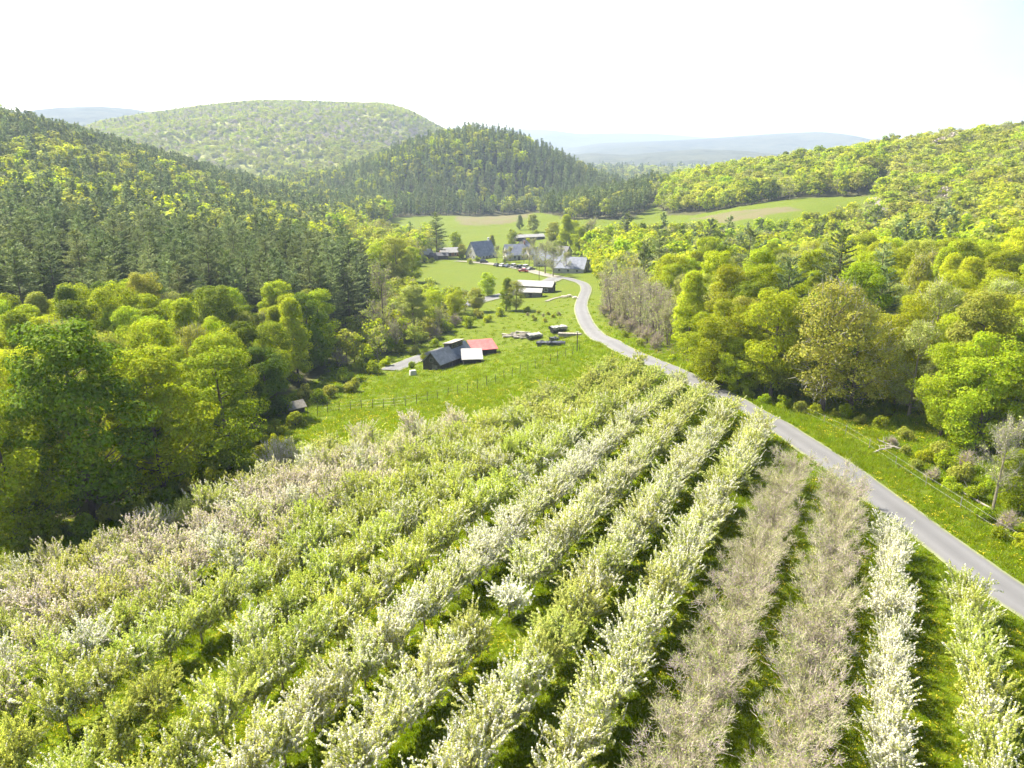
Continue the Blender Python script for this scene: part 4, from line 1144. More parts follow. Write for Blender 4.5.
for i, (px, py, s) in enumerate(sorted(clear_sh)):
    s *= .78
    m = SC[int(rng.integers(3))]; b = i % 5 == 2
    shrub(px, py, s, m, '%s, %s from the left in the roadside scrub' % ('leafless mauve shrub' if b else SN[m] + ' shrub', ordinal(i + 1)), b, 'roadside scrub')
edge_sh = [(690,372),(672,362),(655,350),(640,347),(625,338),(702,377),(716,384),(748,398),(764,404),(783,409),(800,414),(815,416),(835,418),(610,326),(846,418),(604,312)]
for i, (px, py) in enumerate(sorted(edge_sh)):
    m = SC[int(rng.integers(3))]; b = px < 680 and i % 3 == 1
    shrub(px, py, rng.uniform(.8, 1.4), m, '%s, %s along the road wood edge' % ('leafless mauve shrub' if b else SN[m] + ' shrub', ordinal(i + 1)), b, 'wood edge shrubs')
for i, (px, py) in enumerate([(604,316),(612,323),(620,328),(629,333),(638,338),(648,343),(658,347),(610,314),(624,324),(634,330),(645,336)]):
    shrub(px, py, rng.uniform(1.5, 2.3), 'leaf_pale', 'leafless mauve shrub, %s at the foot of the bare thicket by the road bend' % ordinal(i + 1), True, 'thicket shrubs')
bank = [(30,556),(55,548),(85,540),(110,528),(140,520),(165,510),(190,500),(215,490),(240,480),(262,466),(278,455)]
for i, (px, py) in enumerate(bank):
    m = SC[i % 3]
    shrub(px, py - 6, rng.uniform(1.0, 1.7), m, '%s shrub, %s along the shaded bank under the left wood' % (SN[m], ordinal(i + 1)), False, 'shaded bank shrubs')
garden = [(528,316),(533,318),(538,314),(543,317),(548,315),(553,318),(558,316),(535,321),(545,322)]
for i, (px, py) in enumerate(garden):
    shrub(px, py, rng.uniform(.6, .95), 'leaf_olive', 'low garden shrub, %s of the garden bed below the white roofed sheds' % ordinal(i + 1), i % 3 == 0, 'garden bed shrubs')
farm_sh = [(478,262,2.2),(470,264,2.0),(462,259,1.9),(505,262,1.8),(575,272,1.8),(585,271,2.2),(595,272,2.4),(425,262,2.4),(415,263,3.0),(407,266,3.0),(432,263,1.9),(528,244,2.6),(536,236,2.8),(520,238,2.4),(548,232,2.4),(604,282,2.4),(600,275,2.2)]
for i, (px, py, s) in enumerate(sorted(farm_sh)):
    m = SC[int(rng.integers(3))]
    shrub(px, py, s, m, '%s shrub, %s from the left around the farm buildings' % (SN[m], ordinal(i + 1)), False, 'farmyard shrubs')
#@@PART4@@
# ------------------------------------------------------------------ buildings
def wall_prism(Lx, Wy, eave, ridge, depth=1.2, ridge_y=0.0):
    """gabled walls along X, footing sunk into the slope"""
    b = Bag(); x, y = Lx / 2, Wy / 2
    for s in (-1, 1):
        b.add([(-x, s * y, -depth), (x, s * y, -depth), (x, s * y, eave), (-x, s * y, eave)], np.array([(0, 1, 2, 3)] if s < 0 else [(3, 2, 1, 0)]))
        b.add([(s * x, -y, -depth), (s * x, y, -depth), (s * x, y, eave), (s * x, -y, eave)], np.array([(0, 1, 2, 3)] if s > 0 else [(3, 2, 1, 0)]))
        b.add([(s * x, -y, eave), (s * x, y, eave), (s * x, ridge_y, ridge)], np.array([(0, 1, 2)] if s > 0 else [(2, 1, 0)]))
    return b

def roof_slab(b, p, q, r, s, th=.16):
    """four corners of a slope, thickened downwards"""
    P = np.array([p, q, r, s], float); n = norm(np.cross(P[1] - P[0], P[3] - P[0]))
    if n[2] < 0: n = -n
    V = np.concatenate([P, P - n * th])
    f = [(0, 1, 2, 3), (7, 6, 5, 4), (0, 4, 5, 1), (1, 5, 6, 2), (2, 6, 7, 3), (3, 7, 4, 0)]
    b.add(V, np.array(f))

def gable_roof(Lx, Wy, eave, ridge, over=.35, ridge_y=0.0):
    b = Bag(); x = Lx / 2 + over
    for s in (-1, 1):
        run = Wy / 2 - s * ridge_y; k = over / run
        ye, ze = s * (Wy / 2 + over), eave - (ridge - eave) * k
        roof_slab(b, (-x, s * .012 + ridge_y, ridge + .17), (x, s * .012 + ridge_y, ridge + .17), (x, ye, ze + .17), (-x, ye, ze + .17))
    return b

def opening(name, parent, c, w, h, face, glass='glass_dark', trim='trim_white', bars=True):
    """window as a frame standing on the wall with its pane; face: 'x+','x-','y+','y-'"""
    ax = face[0]; s = 1 if face[1] == '+' else -1
    fr = Bag()
    def bx(u, z, du, dz, dep, off):
        cc = np.array(c, float) + ((s * off, u, z) if ax == 'x' else (u, s * off, z))
        fr.box(cc, (dep, du, dz) if ax == 'x' else (du, dep, dz))
    t = .12
    bx(0, h / 2 + t / 2, w + 2 * t, t, .1, .04); bx(0, -h / 2 - t / 2, w + 2 * t, t, .14, .06)
    bx(-w / 2 - t / 2, 0, t, h, .1, .04); bx(w / 2 + t / 2, 0, t, h, .1, .04)
    if bars: bx(0, 0, .06, h, .06, .035)
    o = link(name, fr.mesh(name, [trim]), parent)
    g = Bag(); g.box(np.array(c, float) + ((s * .01, 0, 0) if ax == 'x' else (0, s * .01, 0)), (.05, w, h) if ax == 'x' else (w, .05, h))
    link('pane', g.mesh('pane', [glass]), o)
    return o

def door(parent, c, w, h, face, mat='boards_dark', handle=True):
    ax = face[0]; s = 1 if face[1] == '+' else -1
    b = Bag(); b.box(np.array(c, float) + ((s * .03, 0, 0) if ax == 'x' else (0, s * .03, 0)), (.08, w, h) if ax == 'x' else (w, .08, h))
    d = link('door', b.mesh('door', [mat]), parent)
    if handle:
        g = Bag(); o = (s * .1, w * .38, 0) if ax == 'x' else (w * .38, s * .1, 0)
        g.box(np.array(c, float) + o, (.06, .06, .18)); link('handle', g.mesh('handle', ['wire']), d)

def house(name, label, px, py, az, Lx, Wy, eave, ridge, wall, roof, wins=(), doors=(), chimney=None, dz=0.0, group=None, cat='building'):
    x, y, z = at(px, py)
    t = thing(name, label, cat, (x, y, z + dz), R(az), group)
    link('wall', wall_prism(Lx, Wy, eave, ridge).mesh('wall', [wall]), t)
    rf = link('roof', gable_roof(Lx, Wy, eave, ridge).mesh('roof', [roof]), t)
    if chimney:
        b = Bag(); b.box((chimney[0], chimney[1], ridge + .3), (.8, .8, 2.4)); b.box((chimney[0], chimney[1], ridge + 1.58), (1.0, 1.0, .16))
        link('chimney', b.mesh('chimney', [chimney[2]]), rf)
    for w in wins: opening('window', t, *w)
    for d in doors: door(t, *d)
    return t, rf

# barn with slate-grey roof, its axis running away to the right
P0, P1 = np.array(at(433, 372)[:2]), None
t, rf = house('barn', 'dark weathered barn with grey metal roof and raised roof dormer above the meadow', 448.5, 365, 58, 13, 5.0, 2.1, 4.5, 'boards_dark', 'roof_grey',
              wins=[((-6.5, .0, 2.7), .8, .8, 'x-', 'glass_dark', 'boards_grey'), ((-2.5, -2.5, 1.1), 1.0, .9, 'y-', 'glass_dark', 'boards_grey'), ((1.5, -2.5, 1.1), 1.0, .9, 'y-', 'glass_dark', 'boards_grey')],
              doors=[((-6.5, -.9, .8), 1.5, 1.8, 'x-', 'boards_grey'), ((4.2, -2.5, .9), 2.0, 1.7, 'y-', 'boards_grey')])
BARN = t
# long dormer on the far half of the roof
d = Bag(); d.box((2.6, .35, 4.25), (4.6, 2.2, 1.7)); dm = link('dormer', d.mesh('dormer', ['boards_dark']), t)
d = Bag(); roof_slab(d, (-.0, 1.75, 5.05), (5.2, 1.75, 5.05), (5.2, -1.1, 5.5), (-.0, -1.1, 5.5), .12); link('dormer_roof', d.mesh('dormer_roof', ['timber_weathered']), dm)
for xx in (1.1, 2.6, 4.1): opening('window', t, (xx, -.76, 4.65), .9, .6, 'y-', 'glass_dark', 'boards_grey', False)

def shed_roof(name, label, px, py, az, Lx, Wy, hf, hb, wall, roof, cat='shed', dz=0.0, openfront=True, extra=None):
    """single-slope shed: low front (y-), high back (y+)"""
    x, y, z = at(px, py)
    t = thing(name, label, cat, (x, y, z + dz), R(az))
    b = Bag(); a, c = Lx / 2, Wy / 2
    b.add([(-a, c, -1), (a, c, -1), (a, c, hb), (-a, c, hb)], np.array([(3, 2, 1, 0)]))
    for s in (-1, 1): b.add([(s * a, -c, -1), (s * a, c, -1), (s * a, c, hb), (s * a, -c, hf)], np.array([(0, 1, 2, 3)] if s > 0 else [(3, 2, 1, 0)]))
    b.add([(-a, -c + .6, -1), (a, -c + .6, -1), (a, -c + .6, hf + .05), (-a, -c + .6, hf + .05)], np.array([(0, 1, 2, 3)]))
    link('wall', b.mesh('wall', [wall]), t)
    r = Bag(); k = (hb - hf) / Wy; o = .4
    roof_slab(r, (-a - o, -c - o, hf - k * o + .15), (a + o, -c - o, hf - k * o + .15), (a + o, c + o, hb + k * o + .15), (-a - o, c + o, hb + k * o + .15), .12)
    link('roof', r.mesh('roof', [roof]), t)
    for xx in np.linspace(-a + .15, a - .15, 4):
        p = Bag(); p.box((xx, -c + .1, hf / 2 - .5), (.16, .16, hf + 1)); link('post', p.mesh('post', [wall]), t)
    return t
shed_roof('shed', 'lean-to shed with pale corrugated roof against the dark barn', 472, 363, 6, 4.2, 4.0, 1.5, 2.7, 'boards_dark', 'roof_white')
shed_roof('shed', 'open shed with bright red metal roof beside the dark barn', 482.5, 354.5, 18, 5.8, 5.0, 1.9, 3.0, 'boards_dark', 'roof_red')
house('shed', 'tiny grey cabin with weathered roof at the shaded creek bank', 295, 413, 40, 2.8, 2.2, 1.3, 2.1, 'boards_dark', 'timber_weathered', doors=[((-1.4, 0, .5), .7, 1.2, 'x-', 'boards_grey')], cat='shed')

# the farmstead
def wrow(xs, y, z, w, h, f): return [((x, y, z), w, h, f) for x in xs]
house('farmhouse', 'tall house with steep slate-blue roof and white chimney left of the yard', 481, 258, 38, 13, 10.5, 2.0, 9.0, 'wall_white', 'roof_slate',
      wins=wrow((-4.5, -2, 2, 4.5), -5.25, 1.1, 1.0, 1.0, 'y-') + [((-6.5, -2.5, 1.3), 1.1, 1.2, 'x-'), ((-6.5, 2.5, 1.3), 1.1, 1.2, 'x-'), ((-6.5, 0, 4.6), 1.1, 1.4, 'x-')], doors=[((0, -5.25, .9), 1.1, 1.7, 'y-', 'boards_grey')], chimney=(5, 0, 'trim_white'))
t, rf = house('farmhouse', 'pale house with broad slate roof behind the parked cars', 517, 259, 12, 13, 10, 2.8, 7.6, 'wall_white', 'roof_slate',
      wins=wrow((-4.8, -2.2, 2.2, 4.8), -5, 1.6, 1.1, 1.3, 'y-'), doors=[((0, -5, 1.05), 1.1, 2.1, 'y-', 'boards_dark')], chimney=(4, 0, 'brick'))
house('farmhouse', 'house with dark gable roof just behind the pale slate-roofed house', 523, 254, 80, 10, 8, 4.2, 8.0, 'wall_cream', 'roof_dark', wins=[((-5, -1.8, 2.4), 1, 1.3, 'x-'), ((-5, 1.8, 2.4), 1, 1.3, 'x-')])
house('farmhouse', 'grey-roofed house half hidden by the bare yard trees', 549, 265, -8, 14, 9, 3.0, 6.8, 'wall_cream', 'roof_slate', wins=wrow((-4.5, -1.5, 1.5, 4.5), -4.5, 1.7, 1, 1.3, 'y-'), doors=[((6, -4.5, 1.05), 1.0, 2.1, 'y-', 'boards_grey')])
house('barn', 'slate-roofed barn with white gable band nearest the road bend', 571, 272, -18, 14, 11, 2.4, 6.6, 'wall_white', 'roof_slate', wins=wrow((-4, 0, 4), -5.5, 1.4, 1.0, 1.0, 'y-'), doors=[((7, 0, 1.3), 2.6, 2.6, 'x+', 'boards_grey')])
house('barn', 'long barn with slate roof joined behind the white-gabled barn', 590, 266, 60, 17, 9, 3.0, 6.4, 'wall_white', 'roof_slate', wins=wrow((-5, -1, 3), -4.5, 1.6, 1, 1, 'y-'))
house('farmhouse', 'small slate-roofed cottage between the broad roof and the bare yard trees', 534, 258, 28, 9, 7, 2.6, 5.4, 'wall_cream', 'roof_slate', wins=wrow((-2.5, 2.5), -3.5, 1.5, 1, 1.1, 'y-'), doors=[((0, -3.5, 1.0), 1.0, 2.0, 'y-', 'boards_grey')])
house('farmhouse', 'small dark-roofed cottage behind the grey house and the bare trees', 561, 257, -30, 9, 7, 2.6, 5.6, 'wall_white', 'roof_dark', wins=wrow((-2.5, 2.5), -3.5, 1.5, 1, 1.1, 'y-'))
house('barn', 'black-roofed barn at the foot of the right meadow', 600, 254, 30, 13, 9, 3.0, 6.2, 'boards_dark', 'roof_dark', doors=[((-6.5, 0, 1.4), 2.6, 2.8, 'x-', 'boards_grey')])
house('barn', 'low long black shed with pale roof in the field above the houses', 529, 240, 22, 20, 6, 2.2, 3.6, 'boards_dark', 'roof_white', doors=[((-4, -3, 1.0), 2.4, 2.0, 'y-', 'boards_grey'), ((4, -3, 1.0), 2.4, 2.0, 'y-', 'boards_grey')])
house('house', 'small house with white roof left of the lone tall pine', 420, 258, -12, 12, 8, 2.6, 5.0, 'wall_white', 'roof_white', wins=wrow((-3, 3), -4, 1.5, 1, 1.2, 'y-'), doors=[((0, -4, 1.0), 1.0, 2.0, 'y-', 'boards_grey')])
house('house', 'small house with pale roof right of the lone tall pine', 449, 256, 15, 10, 7, 2.4, 4.6, 'brick', 'roof_white', wins=wrow((-3, 3), -3.5, 1.4, 1, 1.1, 'y-'), doors=[((0, -3.5, 1.0), 1.0, 2.0, 'y-', 'boards_dark')])
house('shed', 'long open shed with dark sides under the lone pine', 436, 259, 4, 13, 5, 2.0, 3.3, 'boards_dark', 'roof_dark', doors=[((0, -2.5, .9), 2.5, 1.8, 'y-', 'boards_grey')], cat='shed')
house('shed', 'long low shed with bright white roof below the mown meadow', 536, 292, -16, 13, 6.0, 2.6, 4.0, 'boards_dark', 'roof_white', wins=wrow((-4.5, -1.5, 1.5, 4.5), -3, 1.4, 1.1, .9, 'y-'), doors=[((6.5, 0, 1.1), 1.6, 2.2, 'x+', 'boards_grey')], cat='shed')
house('shed', 'shorter white-roofed shed standing before the long low one', 531, 297, -10, 7.5, 4.0, 2.0, 3.0, 'boards_grey', 'roof_white', doors=[((0, -2, .9), 1.2, 1.8, 'y-', 'boards_dark')], cat='shed')

# ------------------------------------------------------------------ cars in the yard
def car_parts(van=False):
    body = Bag()
    prof = [(-2.2, .38), (-2.25, .75), (-2.1, .95), (-1.0, 1.0) if not van else (-1.9, 1.02), (1.15, 1.0), (2.05, .86), (2.2, .6), (2.18, .36)]
    n = len(prof); V = [(x, -.86, z) for x, z in prof] + [(x, .86, z) for x, z in prof]
    body.add(V, np.array([(i, (i + 1) % n, n + (i + 1) % n, n + i) for i in range(n)]))
    for s, o in ((0, 1), (n, -1)):
        f = [(s, s + 1, s + 6, s + 7), (s + 1, s + 2, s + 5, s + 6), (s + 2, s + 3, s + 4, s + 5)]
        body.add(V, np.array(f if o < 0 else [q[::-1] for q in f]))
    cab = Bag(); z1 = 1.85 if van else 1.45
    x0, x1, t0, t1 = (-2.05, 1.3, -1.95, .6) if van else (-1.75, 1.05, -1.2, .35)
    cab.add([(x0, -.8, 1.0), (x1, -.8, 1.0), (x1, .8, 1.0), (x0, .8, 1.0), (t0, -.66, z1), (t1, -.66, z1), (t1, .66, z1), (t0, .66, z1)],
            np.array([(0, 1, 5, 4), (1, 2, 6, 5), (2, 3, 7, 6), (3, 0, 4, 7)]))
    roof = Bag(); roof.box(((t0 + t1) / 2, 0, z1 + .03), (t1 - t0 + .1, 1.38, .08))
    wh = Bag(); ang = np.linspace(0, 2 * PI, 15)[:-1]
    ring = lambda y: [(.33 * math.cos(a), y, .33 * math.sin(a)) for a in ang]
    wh.add(ring(-.1) + ring(.1), np.array([(i, (i + 1) % 14, 14 + (i + 1) % 14, 14 + i) for i in range(14)]))
    for y in (-.1, .1):
        V = ring(y) + [(0, y, 0)]; wh.add(V, np.array([(i, (i + 1) % 14, 14) for i in range(14)]))
    return [b.mesh('car', [m]) for b, m in ((body, 'car_white'), (cab, 'glass_dark'), (roof, 'car_white'), (wh, 'tyre'))]
CARM, VANM = car_parts(), car_parts(True)
def car(label, px, py, az, col, van=False):
    x, y, z = at(px, py); M = VANM if van else CARM
    t = thing('parked_car', label, 'car', (x, y, z + .13), R(az), 'cars parked in the farmyard')
    set_mat(link('body', M[0], t), [col]); link('windows', M[1], t).name = 'window_band'
    set_mat(link('roof', M[2], t), [col])
    for a in (-1.35, 1.35):
        for b in (-.78, .78): link('wheel', M[3], t, (a, b, .33))
for lab, px, py, az, col, v in [('black car parked at the left end of the farmyard row', 497, 266.5, 60, 'car_black', 0), ('white car next to the leftmost black car in the row', 502.5, 266.8, 62, 'car_white', 0),
        ('dark blue car in the middle of the farmyard row', 508, 267.3, 58, 'car_blue', 0), ('silver van in the middle of the farmyard row', 514, 267.8, 62, 'car_silver', 1), ('black van right of the silver one in the yard', 520, 269, 60, 'car_black', 1),
        ('white pickup-sized van behind the red car', 526, 268.8, 55, 'car_white', 1), ('dark grey car at the right end of the farmyard row', 531, 270.5, 40, 'car_grey', 0), ('red car standing on the farm drive', 523, 272.3, 160, 'car_red', 0),
        ('black car standing before the steep slate roof', 484, 263.3, 10, 'car_black', 1), ('white car parked before the black-roofed barn', 603, 262, 40, 'car_white', 0)]:
    car(lab, px, py, az, col, bool(v))

# ------------------------------------------------------------------ heaps, timber and small things in the meadow
def timber_stack(label, px, py, az, L, W, Ht, cover=None, cmat='tarp_grey'):
    x, y, z = at(px, py)
    t = thing('timber_stack', label, 'timber stack', (x, y, z), R(az), 'covered stacks in the meadow')
    b = Bag(); rows = max(2, int(Ht / .3))
    for i in range(rows):
        for j in range(int(W / .34)):
            o = rng.normal(size=2) * .06
            b.box((o[0] * 2, -W / 2 + .17 + j * .34 + o[1] * .2, .16 + i * .31), (L * rng.uniform(.93, 1.0), .28, .27))
    o = link('timber_layers', b.mesh('timber', ['timber_weathered' if not cover else cover]), t); kind(o, 'stuff')
    if cover or cmat:
        c = Bag(); n = 9; xs = np.linspace(-L / 2 - .15, L / 2 + .15, n); ys = np.array([-W / 2 - .12, -W / 2 - .1, -W * .2, W * .2, W / 2 + .1, W / 2 + .12])
        zs = np.array([Ht * .6, Ht + .02, Ht + .1, Ht + .08, Ht + .02, Ht * .5])
        V = [(a + rng.normal() * .06, yy, zz + rng.normal() * .1) for a in xs for yy, zz in zip(ys, zs)]
        Q = np.array([(i * 6 + j, i * 6 + j + 6, i * 6 + j + 7, i * 6 + j + 1) for i in range(n - 1) for j in range(5)])
        c.add(V, Q); link('tarpaulin', c.mesh('tarpaulin', [cmat], False), t)
    return t
timber_stack('dark timber stack under a pale tarpaulin nearest the brown logs', 534, 339, 25, 3.6, 2.2, 1.4, 'tarp_black', 'tarp_grey')
timber_stack('dark stack with a weathered grey cover, highest in the meadow', 558, 332, 28, 4.2, 2.2, 1.5, 'tarp_black', 'tarp_grey')
timber_stack('long black-covered stack, left half of the lowest pair', 543.5, 346, -3, 3.2, 1.5, 1.0, 'tarp_black', 'tarp_black')
timber_stack('long black-covered stack, right half of the lowest pair', 557, 346, -4, 3.6, 1.5, 1.0, 'tarp_black', 'tarp_black')
timber_stack('small black-covered stack above the lowest pair', 554, 341.5, 20, 1.9, 1.4, 1.0, 'tarp_black', 'tarp_black')
timber_stack('long low stack of brown weathered timber by the road', 570, 336.5, -8, 6.0, 1.6, .9, None, None)
def log_mesh(L, r):
    b = Bag(); b.tube([[-L / 2, 0, 0], [-L / 6, .03, 0], [L / 6, -.02, 0], [L / 2, 0, 0]], [r, r * .96, r * .93, r * .88], 10)
    for x in (-L / 2, L / 2):
        a = np.linspace(0, 2 * PI, 11)[:-1]; V = [(x, r * .9 * math.cos(q), r * .9 * math.sin(q)) for q in a] + [(x, 0, 0)]
        b.add(V, np.array([(i, (i + 1) % 10, 10) for i in range(10)]))
    return b.mesh('log', ['timber_weathered'])
LG = [log_mesh(2.4, .3), log_mesh(3.0, .36), log_mesh(1.8, .28)]
for i, (px, py, az, m) in enumerate([(507,337.5,10,0),(511,336,30,1),(515,337.5,-20,2),(519,336,15,1),(523,337,40,0),(525,334,5,1),(520,333,-10,0),(514,334,22,2),(529,335.5,30,1),(505,335.5,-30,2),(518,338.5,0,0),(524,339,12,2)]):
    x, y, z = at(px, py)
    o = link('log', LG[m], None, (x, y, z + .26), R(az)); set_mat(o, ['wood_pale' if i % 3 == 0 else 'timber_weathered'])
    tag(o, '%s log, %s from the left of the loose logs in the meadow' % ('pale' if i % 3 == 0 else 'brown', ordinal(sorted([507,511,515,519,523,525,520,514,529,505,518,524]).index(px) + 1)), 'log', 'loose logs')
for i, (px, py) in enumerate([(564,298),(569,297),(575,299)]):
    x, y, z = at(px, py); b = Bag()
    t = thing('picnic_table', ['pale picnic table, left of the three on the grass by the road', 'pale picnic table, middle of the three by the road', 'pale picnic table nearest the road bend'][i], 'picnic table', (x, y, z), R(20 + 30 * i), 'picnic tables')
    b = Bag(); b.box((0, 0, .75), (1.9, .8, .08)); link('tabletop', b.mesh('tabletop', ['wood_pale']), t)
    for s in (-1, 1):
        b = Bag(); b.box((0, s * .72, .45), (1.9, .28, .06)); link('bench', b.mesh('bench', ['wood_pale']), t)
        b = Bag()
        for q in (-1, 1): b.tube([[s * .65, q * .2, .72], [s * .65, q * .62, -.05]], [.05, .05], 4)
        b.box((s * .65, 0, .42), (.08, 1.6, .09)); link('trestle', b.mesh('trestle', ['wood_pale']), t)
x, y, z = at(413, 375.5); b = Bag(); b.box((0, 0, .55), (1.5, 1.0, 1.1), taper=.9); 
t = thing('water_tank', 'small white box-shaped tank in the grass left of the dark barn', 'tank', (x, y, z), .4); link('body', b.mesh('tank', ['trim_white']), t)
b = Bag(); b.box((0, 0, 1.15), (1.2, .8, .1)); link('lid', b.mesh('lid', ['trim_white']), t)

# ------------------------------------------------------------------ fences and poles
def fence(name, label, line, every, hgt, mat, rad=.06, wires=3, maxn=96):
    P = smooth_line(line, .5); d = np.concatenate([[0], np.cumsum(np.hypot(*np.diff(P, axis=0).T))])
    tt = np.arange(0, d[-1], max(every, d[-1] / maxn)); X, Y = np.interp(tt, d, P[:, 0]), np.interp(tt, d, P[:, 1])
    x0, y0, z0 = X[0], Y[0], h1(X[0], Y[0])
    t = thing(name, label, 'fence', (x0, y0, z0))
    pm = Bag(); pm.tube([[0, 0, -.4], [0, 0, hgt * .6], [0, 0, hgt]], [rad, rad * .95, rad * .9], 6); pm.box((0, 0, hgt), (rad * 1.6, rad * 1.6, .03)); me = pm.mesh('post', [mat])
    tops = []
    for a, b in zip(X, Y):
        h = hgt * rng.uniform(.9, 1.1); z = h1(a, b)
        o = link('post', me, t, (a - x0, b - y0, z - z0)); o.scale = (1, 1, h / hgt); o.rotation_euler = (rng.normal() * .04, rng.normal() * .04, 0)
        tops.append((a - x0, b - y0, z - z0))
    tops = np.array(tops)
    for k in range(wires):
        w = Bag(); w.tube(tops + [0, 0, hgt * (.35 + .55 * k / max(1, wires - 1))], np.full(len(tops), .008), 3); link('wire', w.mesh('wire', ['wire']), t)
fence('orchard_fence', 'long wire fence on dark posts between the orchard and the barn meadow', pxp(fence_px), 2.0, 2.0, 'boards_dark', .055)
fr = ROAD + np.array([7.0, 0]); fr = fr[(fr[:, 1] > 42) & (fr[:, 1] < 118)][::-1]
fence('roadside_fence', 'wire fence on pale wooden posts along the far verge of the gravel road', [tuple(p) for p in fr[::8]], 5.5, 1.2, 'timber_weathered', .04, 2)
for px, py, h, lab in [(577, 352, 4.2, 'slim dark pole at the top corner of the orchard fence'), (539, 285, 7.5, 'slim dark pole between the white shed and the farm drive')]:
    x, y, z = at(px, py); t = thing('pole', lab, 'pole', (x, y, z))
    b = Bag(); b.tube([[0, 0, -.4], [0, 0, h * .5], [0, 0, h]], [.11, .1, .08], 7); link('post', b.mesh('post', ['boards_dark']), t)
    b = Bag(); b.box((0, 0, h + .06), (.7 if h < 5 else 1.5, .14, .12)); link('crossbar', b.mesh('crossbar', ['trim_white' if h < 5 else 'boards_dark']), t)
# fallen branches in the clearing
for i, (px, py, az) in enumerate([(888,447,130),(893,450,-40),(884,452,20),(968,496,60),(975,503,115)]):
    x, y, z = at(px, py); b = Bag()
    b.tube([[-1.6, 0, .1], [-.3, .1, .35], [1.4, -.1, .5]], [.12, .09, .03], 6)
    for q in range(5): b.tube([[-.6 + q * .4, 0, .3], [-.3 + q * .4, .5 * (-1) ** q, .6 + .1 * q]], [.05, .015], 4)
    tag(link('fallen_branch', b.mesh('branch', ['timber_weathered']), None, (x, y, z), R(az)), '%s brown fallen branch in the roadside scrub, counted from the left' % ordinal([2, 3, 1, 4, 5][i]), 'branch', 'fallen branches')

# ------------------------------------------------------------------ grass
def tuft(tag_, n, h, w, fl=0):
    b = Bag(); a = rng.uniform(0, 2 * PI, n); r = np.sqrt(rng.random(n)) * w
    A = np.stack([r * np.cos(a), r * np.sin(a), np.zeros(n)], 1)
    D = np.stack([rng.normal(size=n) * .45, rng.normal(size=n) * .45, np.ones(n)], 1) * (h * rng.uniform(.5, 1.2, n))[:, None]
    Sd = norm(np.stack([rng.normal(size=n), rng.normal(size=n), np.zeros(n)], 1)) * .022
    V = np.stack([A - Sd, A + Sd, A + D], 1).reshape(-1, 3); b.add(V, np.arange(3 * n).reshape(-1, 3), 0)
    if fl:
        C = np.stack([rng.uniform(-w, w, fl), rng.uniform(-w, w, fl), np.full(fl, h * 1.05)], 1)
        V, Q = quads(C, norm(np.array([0, 0, 1]) + rng.normal(size=(fl, 3)) * .3), .045, .9); b.add(V, Q, 1)
    return b.mesh(tag_, ['grass_blade', 'dandelion'])
TF = [tuft('tuft_a', 26, .22, .3), tuft('tuft_b', 30, .32, .35), tuft('tuft_c', 22, .16, .32, 7), tuft('tuft_d', 34, .45, .35)]
n = 160000
th_, rr2 = rng.uniform(R(-40), R(47), n), np.exp(rng.uniform(math.log(30), math.log(260), n) ** 1.0)
gx, gy = rr2 * np.sin(th_), rr2 * np.cos(th_)
k = in_view(gx, gy, 0, 200) & (np.minimum(dist_to(ROAD, gx, gy), dist_to(LANE, gx, gy)) > 2.15) & ~inpoly(gx, gy, W_LEFT) & (fbm(gx / 5, gy / 5, 90) > -.36) & (rng.random(n) < np.clip((262 - rr2) / 130, 0, 1))
gx, gy, rr2 = gx[k], gy[k], rr2[k]; n = len(gx)
inO = inpoly(gx, gy, ORCH)
pk = np.where(rng.random(n) < .16 * (fbm(gx / 9, gy / 9, 91) > -.02), 2, np.where(rng.random(n) < .5, 0, 1)); pk = np.where(~inO & (rng.random(n) < .12) & (dist_to(ROAD[::3], gx, gy) < 14), 3, pk)
rot = np.zeros((n, 3)); rot[:, 2] = rng.uniform(0, 6.28, n)
s = rng.uniform(.6, 1.2, n) * np.clip(rr2 / 60, .8, 1.8)
scatter('grass', np.stack([gx, gy, H(gx, gy) - .02], 1), rot, np.stack([s, s, s * .9], 1), pk, TF)

# ------------------------------------------------------------------ air, sky and sun
HAZE = 0.00014
xs = np.concatenate([GX.ravel(), cX.ravel()]); 
hb = Bag(); hb.box((0, 4400, 60), (26000, 13000, 330))
m, nt, N, L, out = new_mat('haze_air')
pv = N.new('ShaderNodeVolumePrincipled'); pv.inputs['Color'].default_value = (.60, .73, .95, 1); pv.inputs['Density'].default_value = HAZE; pv.inputs['Anisotropy'].default_value = .05
L.new(pv.outputs[0], out.inputs['Volume'])
MATS['haze_air'] = m
kind(link('haze', hb.mesh('haze', ['haze_air'])), 'stuff')

EL, AZ = 47.0, -53.0
w = bpy.data.worlds.new('World'); sc.world = w; w.use_nodes = True
N, L = w.node_tree.nodes, w.node_tree.links
for n_ in list(N): N.remove(n_)
wo = N.new('ShaderNodeOutputWorld'); bg = N.new('ShaderNodeBackground'); bg2 = N.new('ShaderNodeBackground'); add = N.new('ShaderNodeAddShader')
sk = N.new('ShaderNodeTexSky'); sk.sky_type = 'NISHITA'; sk.sun_disc = False; sk.sun_elevation = R(EL); sk.sun_rotation = R(AZ)
sk.air_density = 1.0; sk.dust_density = 1.5; sk.ozone_density = 1.0
L.new(sk.outputs[0], bg.inputs[0]); bg.inputs[1].default_value = .06
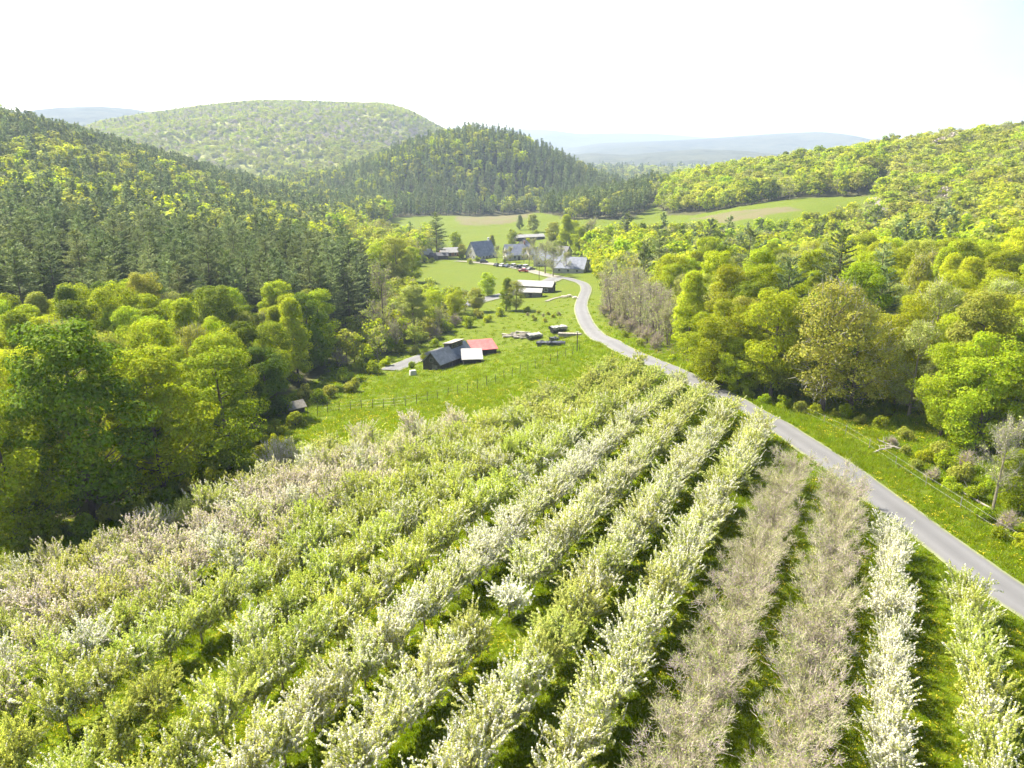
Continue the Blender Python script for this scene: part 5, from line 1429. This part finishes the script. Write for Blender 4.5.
# thin bright cloud veil, densest low down and on the sun's side
tc = N.new('ShaderNodeTexCoord'); sp = N.new('ShaderNodeSeparateXYZ'); L.new(tc.outputs['Generated'], sp.inputs[0])
mp = N.new('ShaderNodeMapping'); mp.inputs['Scale'].default_value = (2.0, 2.0, 9.0); L.new(tc.outputs['Generated'], mp.inputs[0])
nz = N.new('ShaderNodeTexNoise'); nz.inputs['Scale'].default_value = 1.6; nz.inputs['Detail'].default_value = 7; nz.inputs['Roughness'].default_value = .55; L.new(mp.outputs[0], nz.inputs['Vector'])
el = N.new('ShaderNodeMapRange'); el.inputs[1].default_value = .16; el.inputs[2].default_value = .42; el.inputs[3].default_value = 1; el.inputs[4].default_value = 0; L.new(sp.outputs['Z'], el.inputs[0])
cl = N.new('ShaderNodeMapRange'); cl.inputs[1].default_value = .3; cl.inputs[2].default_value = .62; cl.inputs[3].default_value = .35; cl.inputs[4].default_value = 1; L.new(nz.outputs[0], cl.inputs[0])
sdn = N.new('ShaderNodeMapRange'); sdn.inputs[1].default_value = .0; sdn.inputs[2].default_value = .5; sdn.inputs[3].default_value = 1.0; sdn.inputs[4].default_value = .07; L.new(sp.outputs['X'], sdn.inputs[0])
m1 = N.new('ShaderNodeMath'); m1.operation = 'MULTIPLY'; L.new(el.outputs[0], m1.inputs[0]); L.new(cl.outputs[0], m1.inputs[1])
m2 = N.new('ShaderNodeMath'); m2.operation = 'MULTIPLY'; L.new(m1.outputs[0], m2.inputs[0]); L.new(sdn.outputs[0], m2.inputs[1])
m3 = N.new('ShaderNodeMath'); m3.operation = 'MULTIPLY'; m3.inputs[1].default_value = .6; L.new(m2.outputs[0], m3.inputs[0])
bg2.inputs[0].default_value = (1, .985, .96, 1); L.new(m3.outputs[0], bg2.inputs[1])
L.new(bg.outputs[0], add.inputs[0]); L.new(bg2.outputs[0], add.inputs[1]); L.new(add.outputs[0], wo.inputs[0])

sd = bpy.data.lights.new('sun', 'SUN'); sd.energy = 5.0; sd.angle = R(.53); sd.color = (1, .93, .79)
so = bpy.data.objects.new('sun', sd); COL.objects.link(so)
v = Vector((math.sin(R(AZ)) * math.cos(R(EL)), math.cos(R(AZ)) * math.cos(R(EL)), math.sin(R(EL))))
so.rotation_euler = v.to_track_quat('Z', 'Y').to_euler(); so.location = (-200, 100, 200)

vs = sc.view_settings; vs.view_transform = 'Standard'; vs.look = 'None'; vs.gamma = 1; vs.use_curve_mapping = False
vs.exposure = 1.84
cy = sc.cycles
cy.max_bounces = 5; cy.diffuse_bounces = 2; cy.transmission_bounces = 3; cy.use_adaptive_sampling = True; cy.adaptive_threshold = 0.03; cy.glossy_bounces = 1; cy.volume_bounces = 0; cy.transparent_max_bounces = 4
cy.use_denoising = True; cy.caustics_reflective = False; cy.caustics_refractive = False
sc.render.use_persistent_data = False
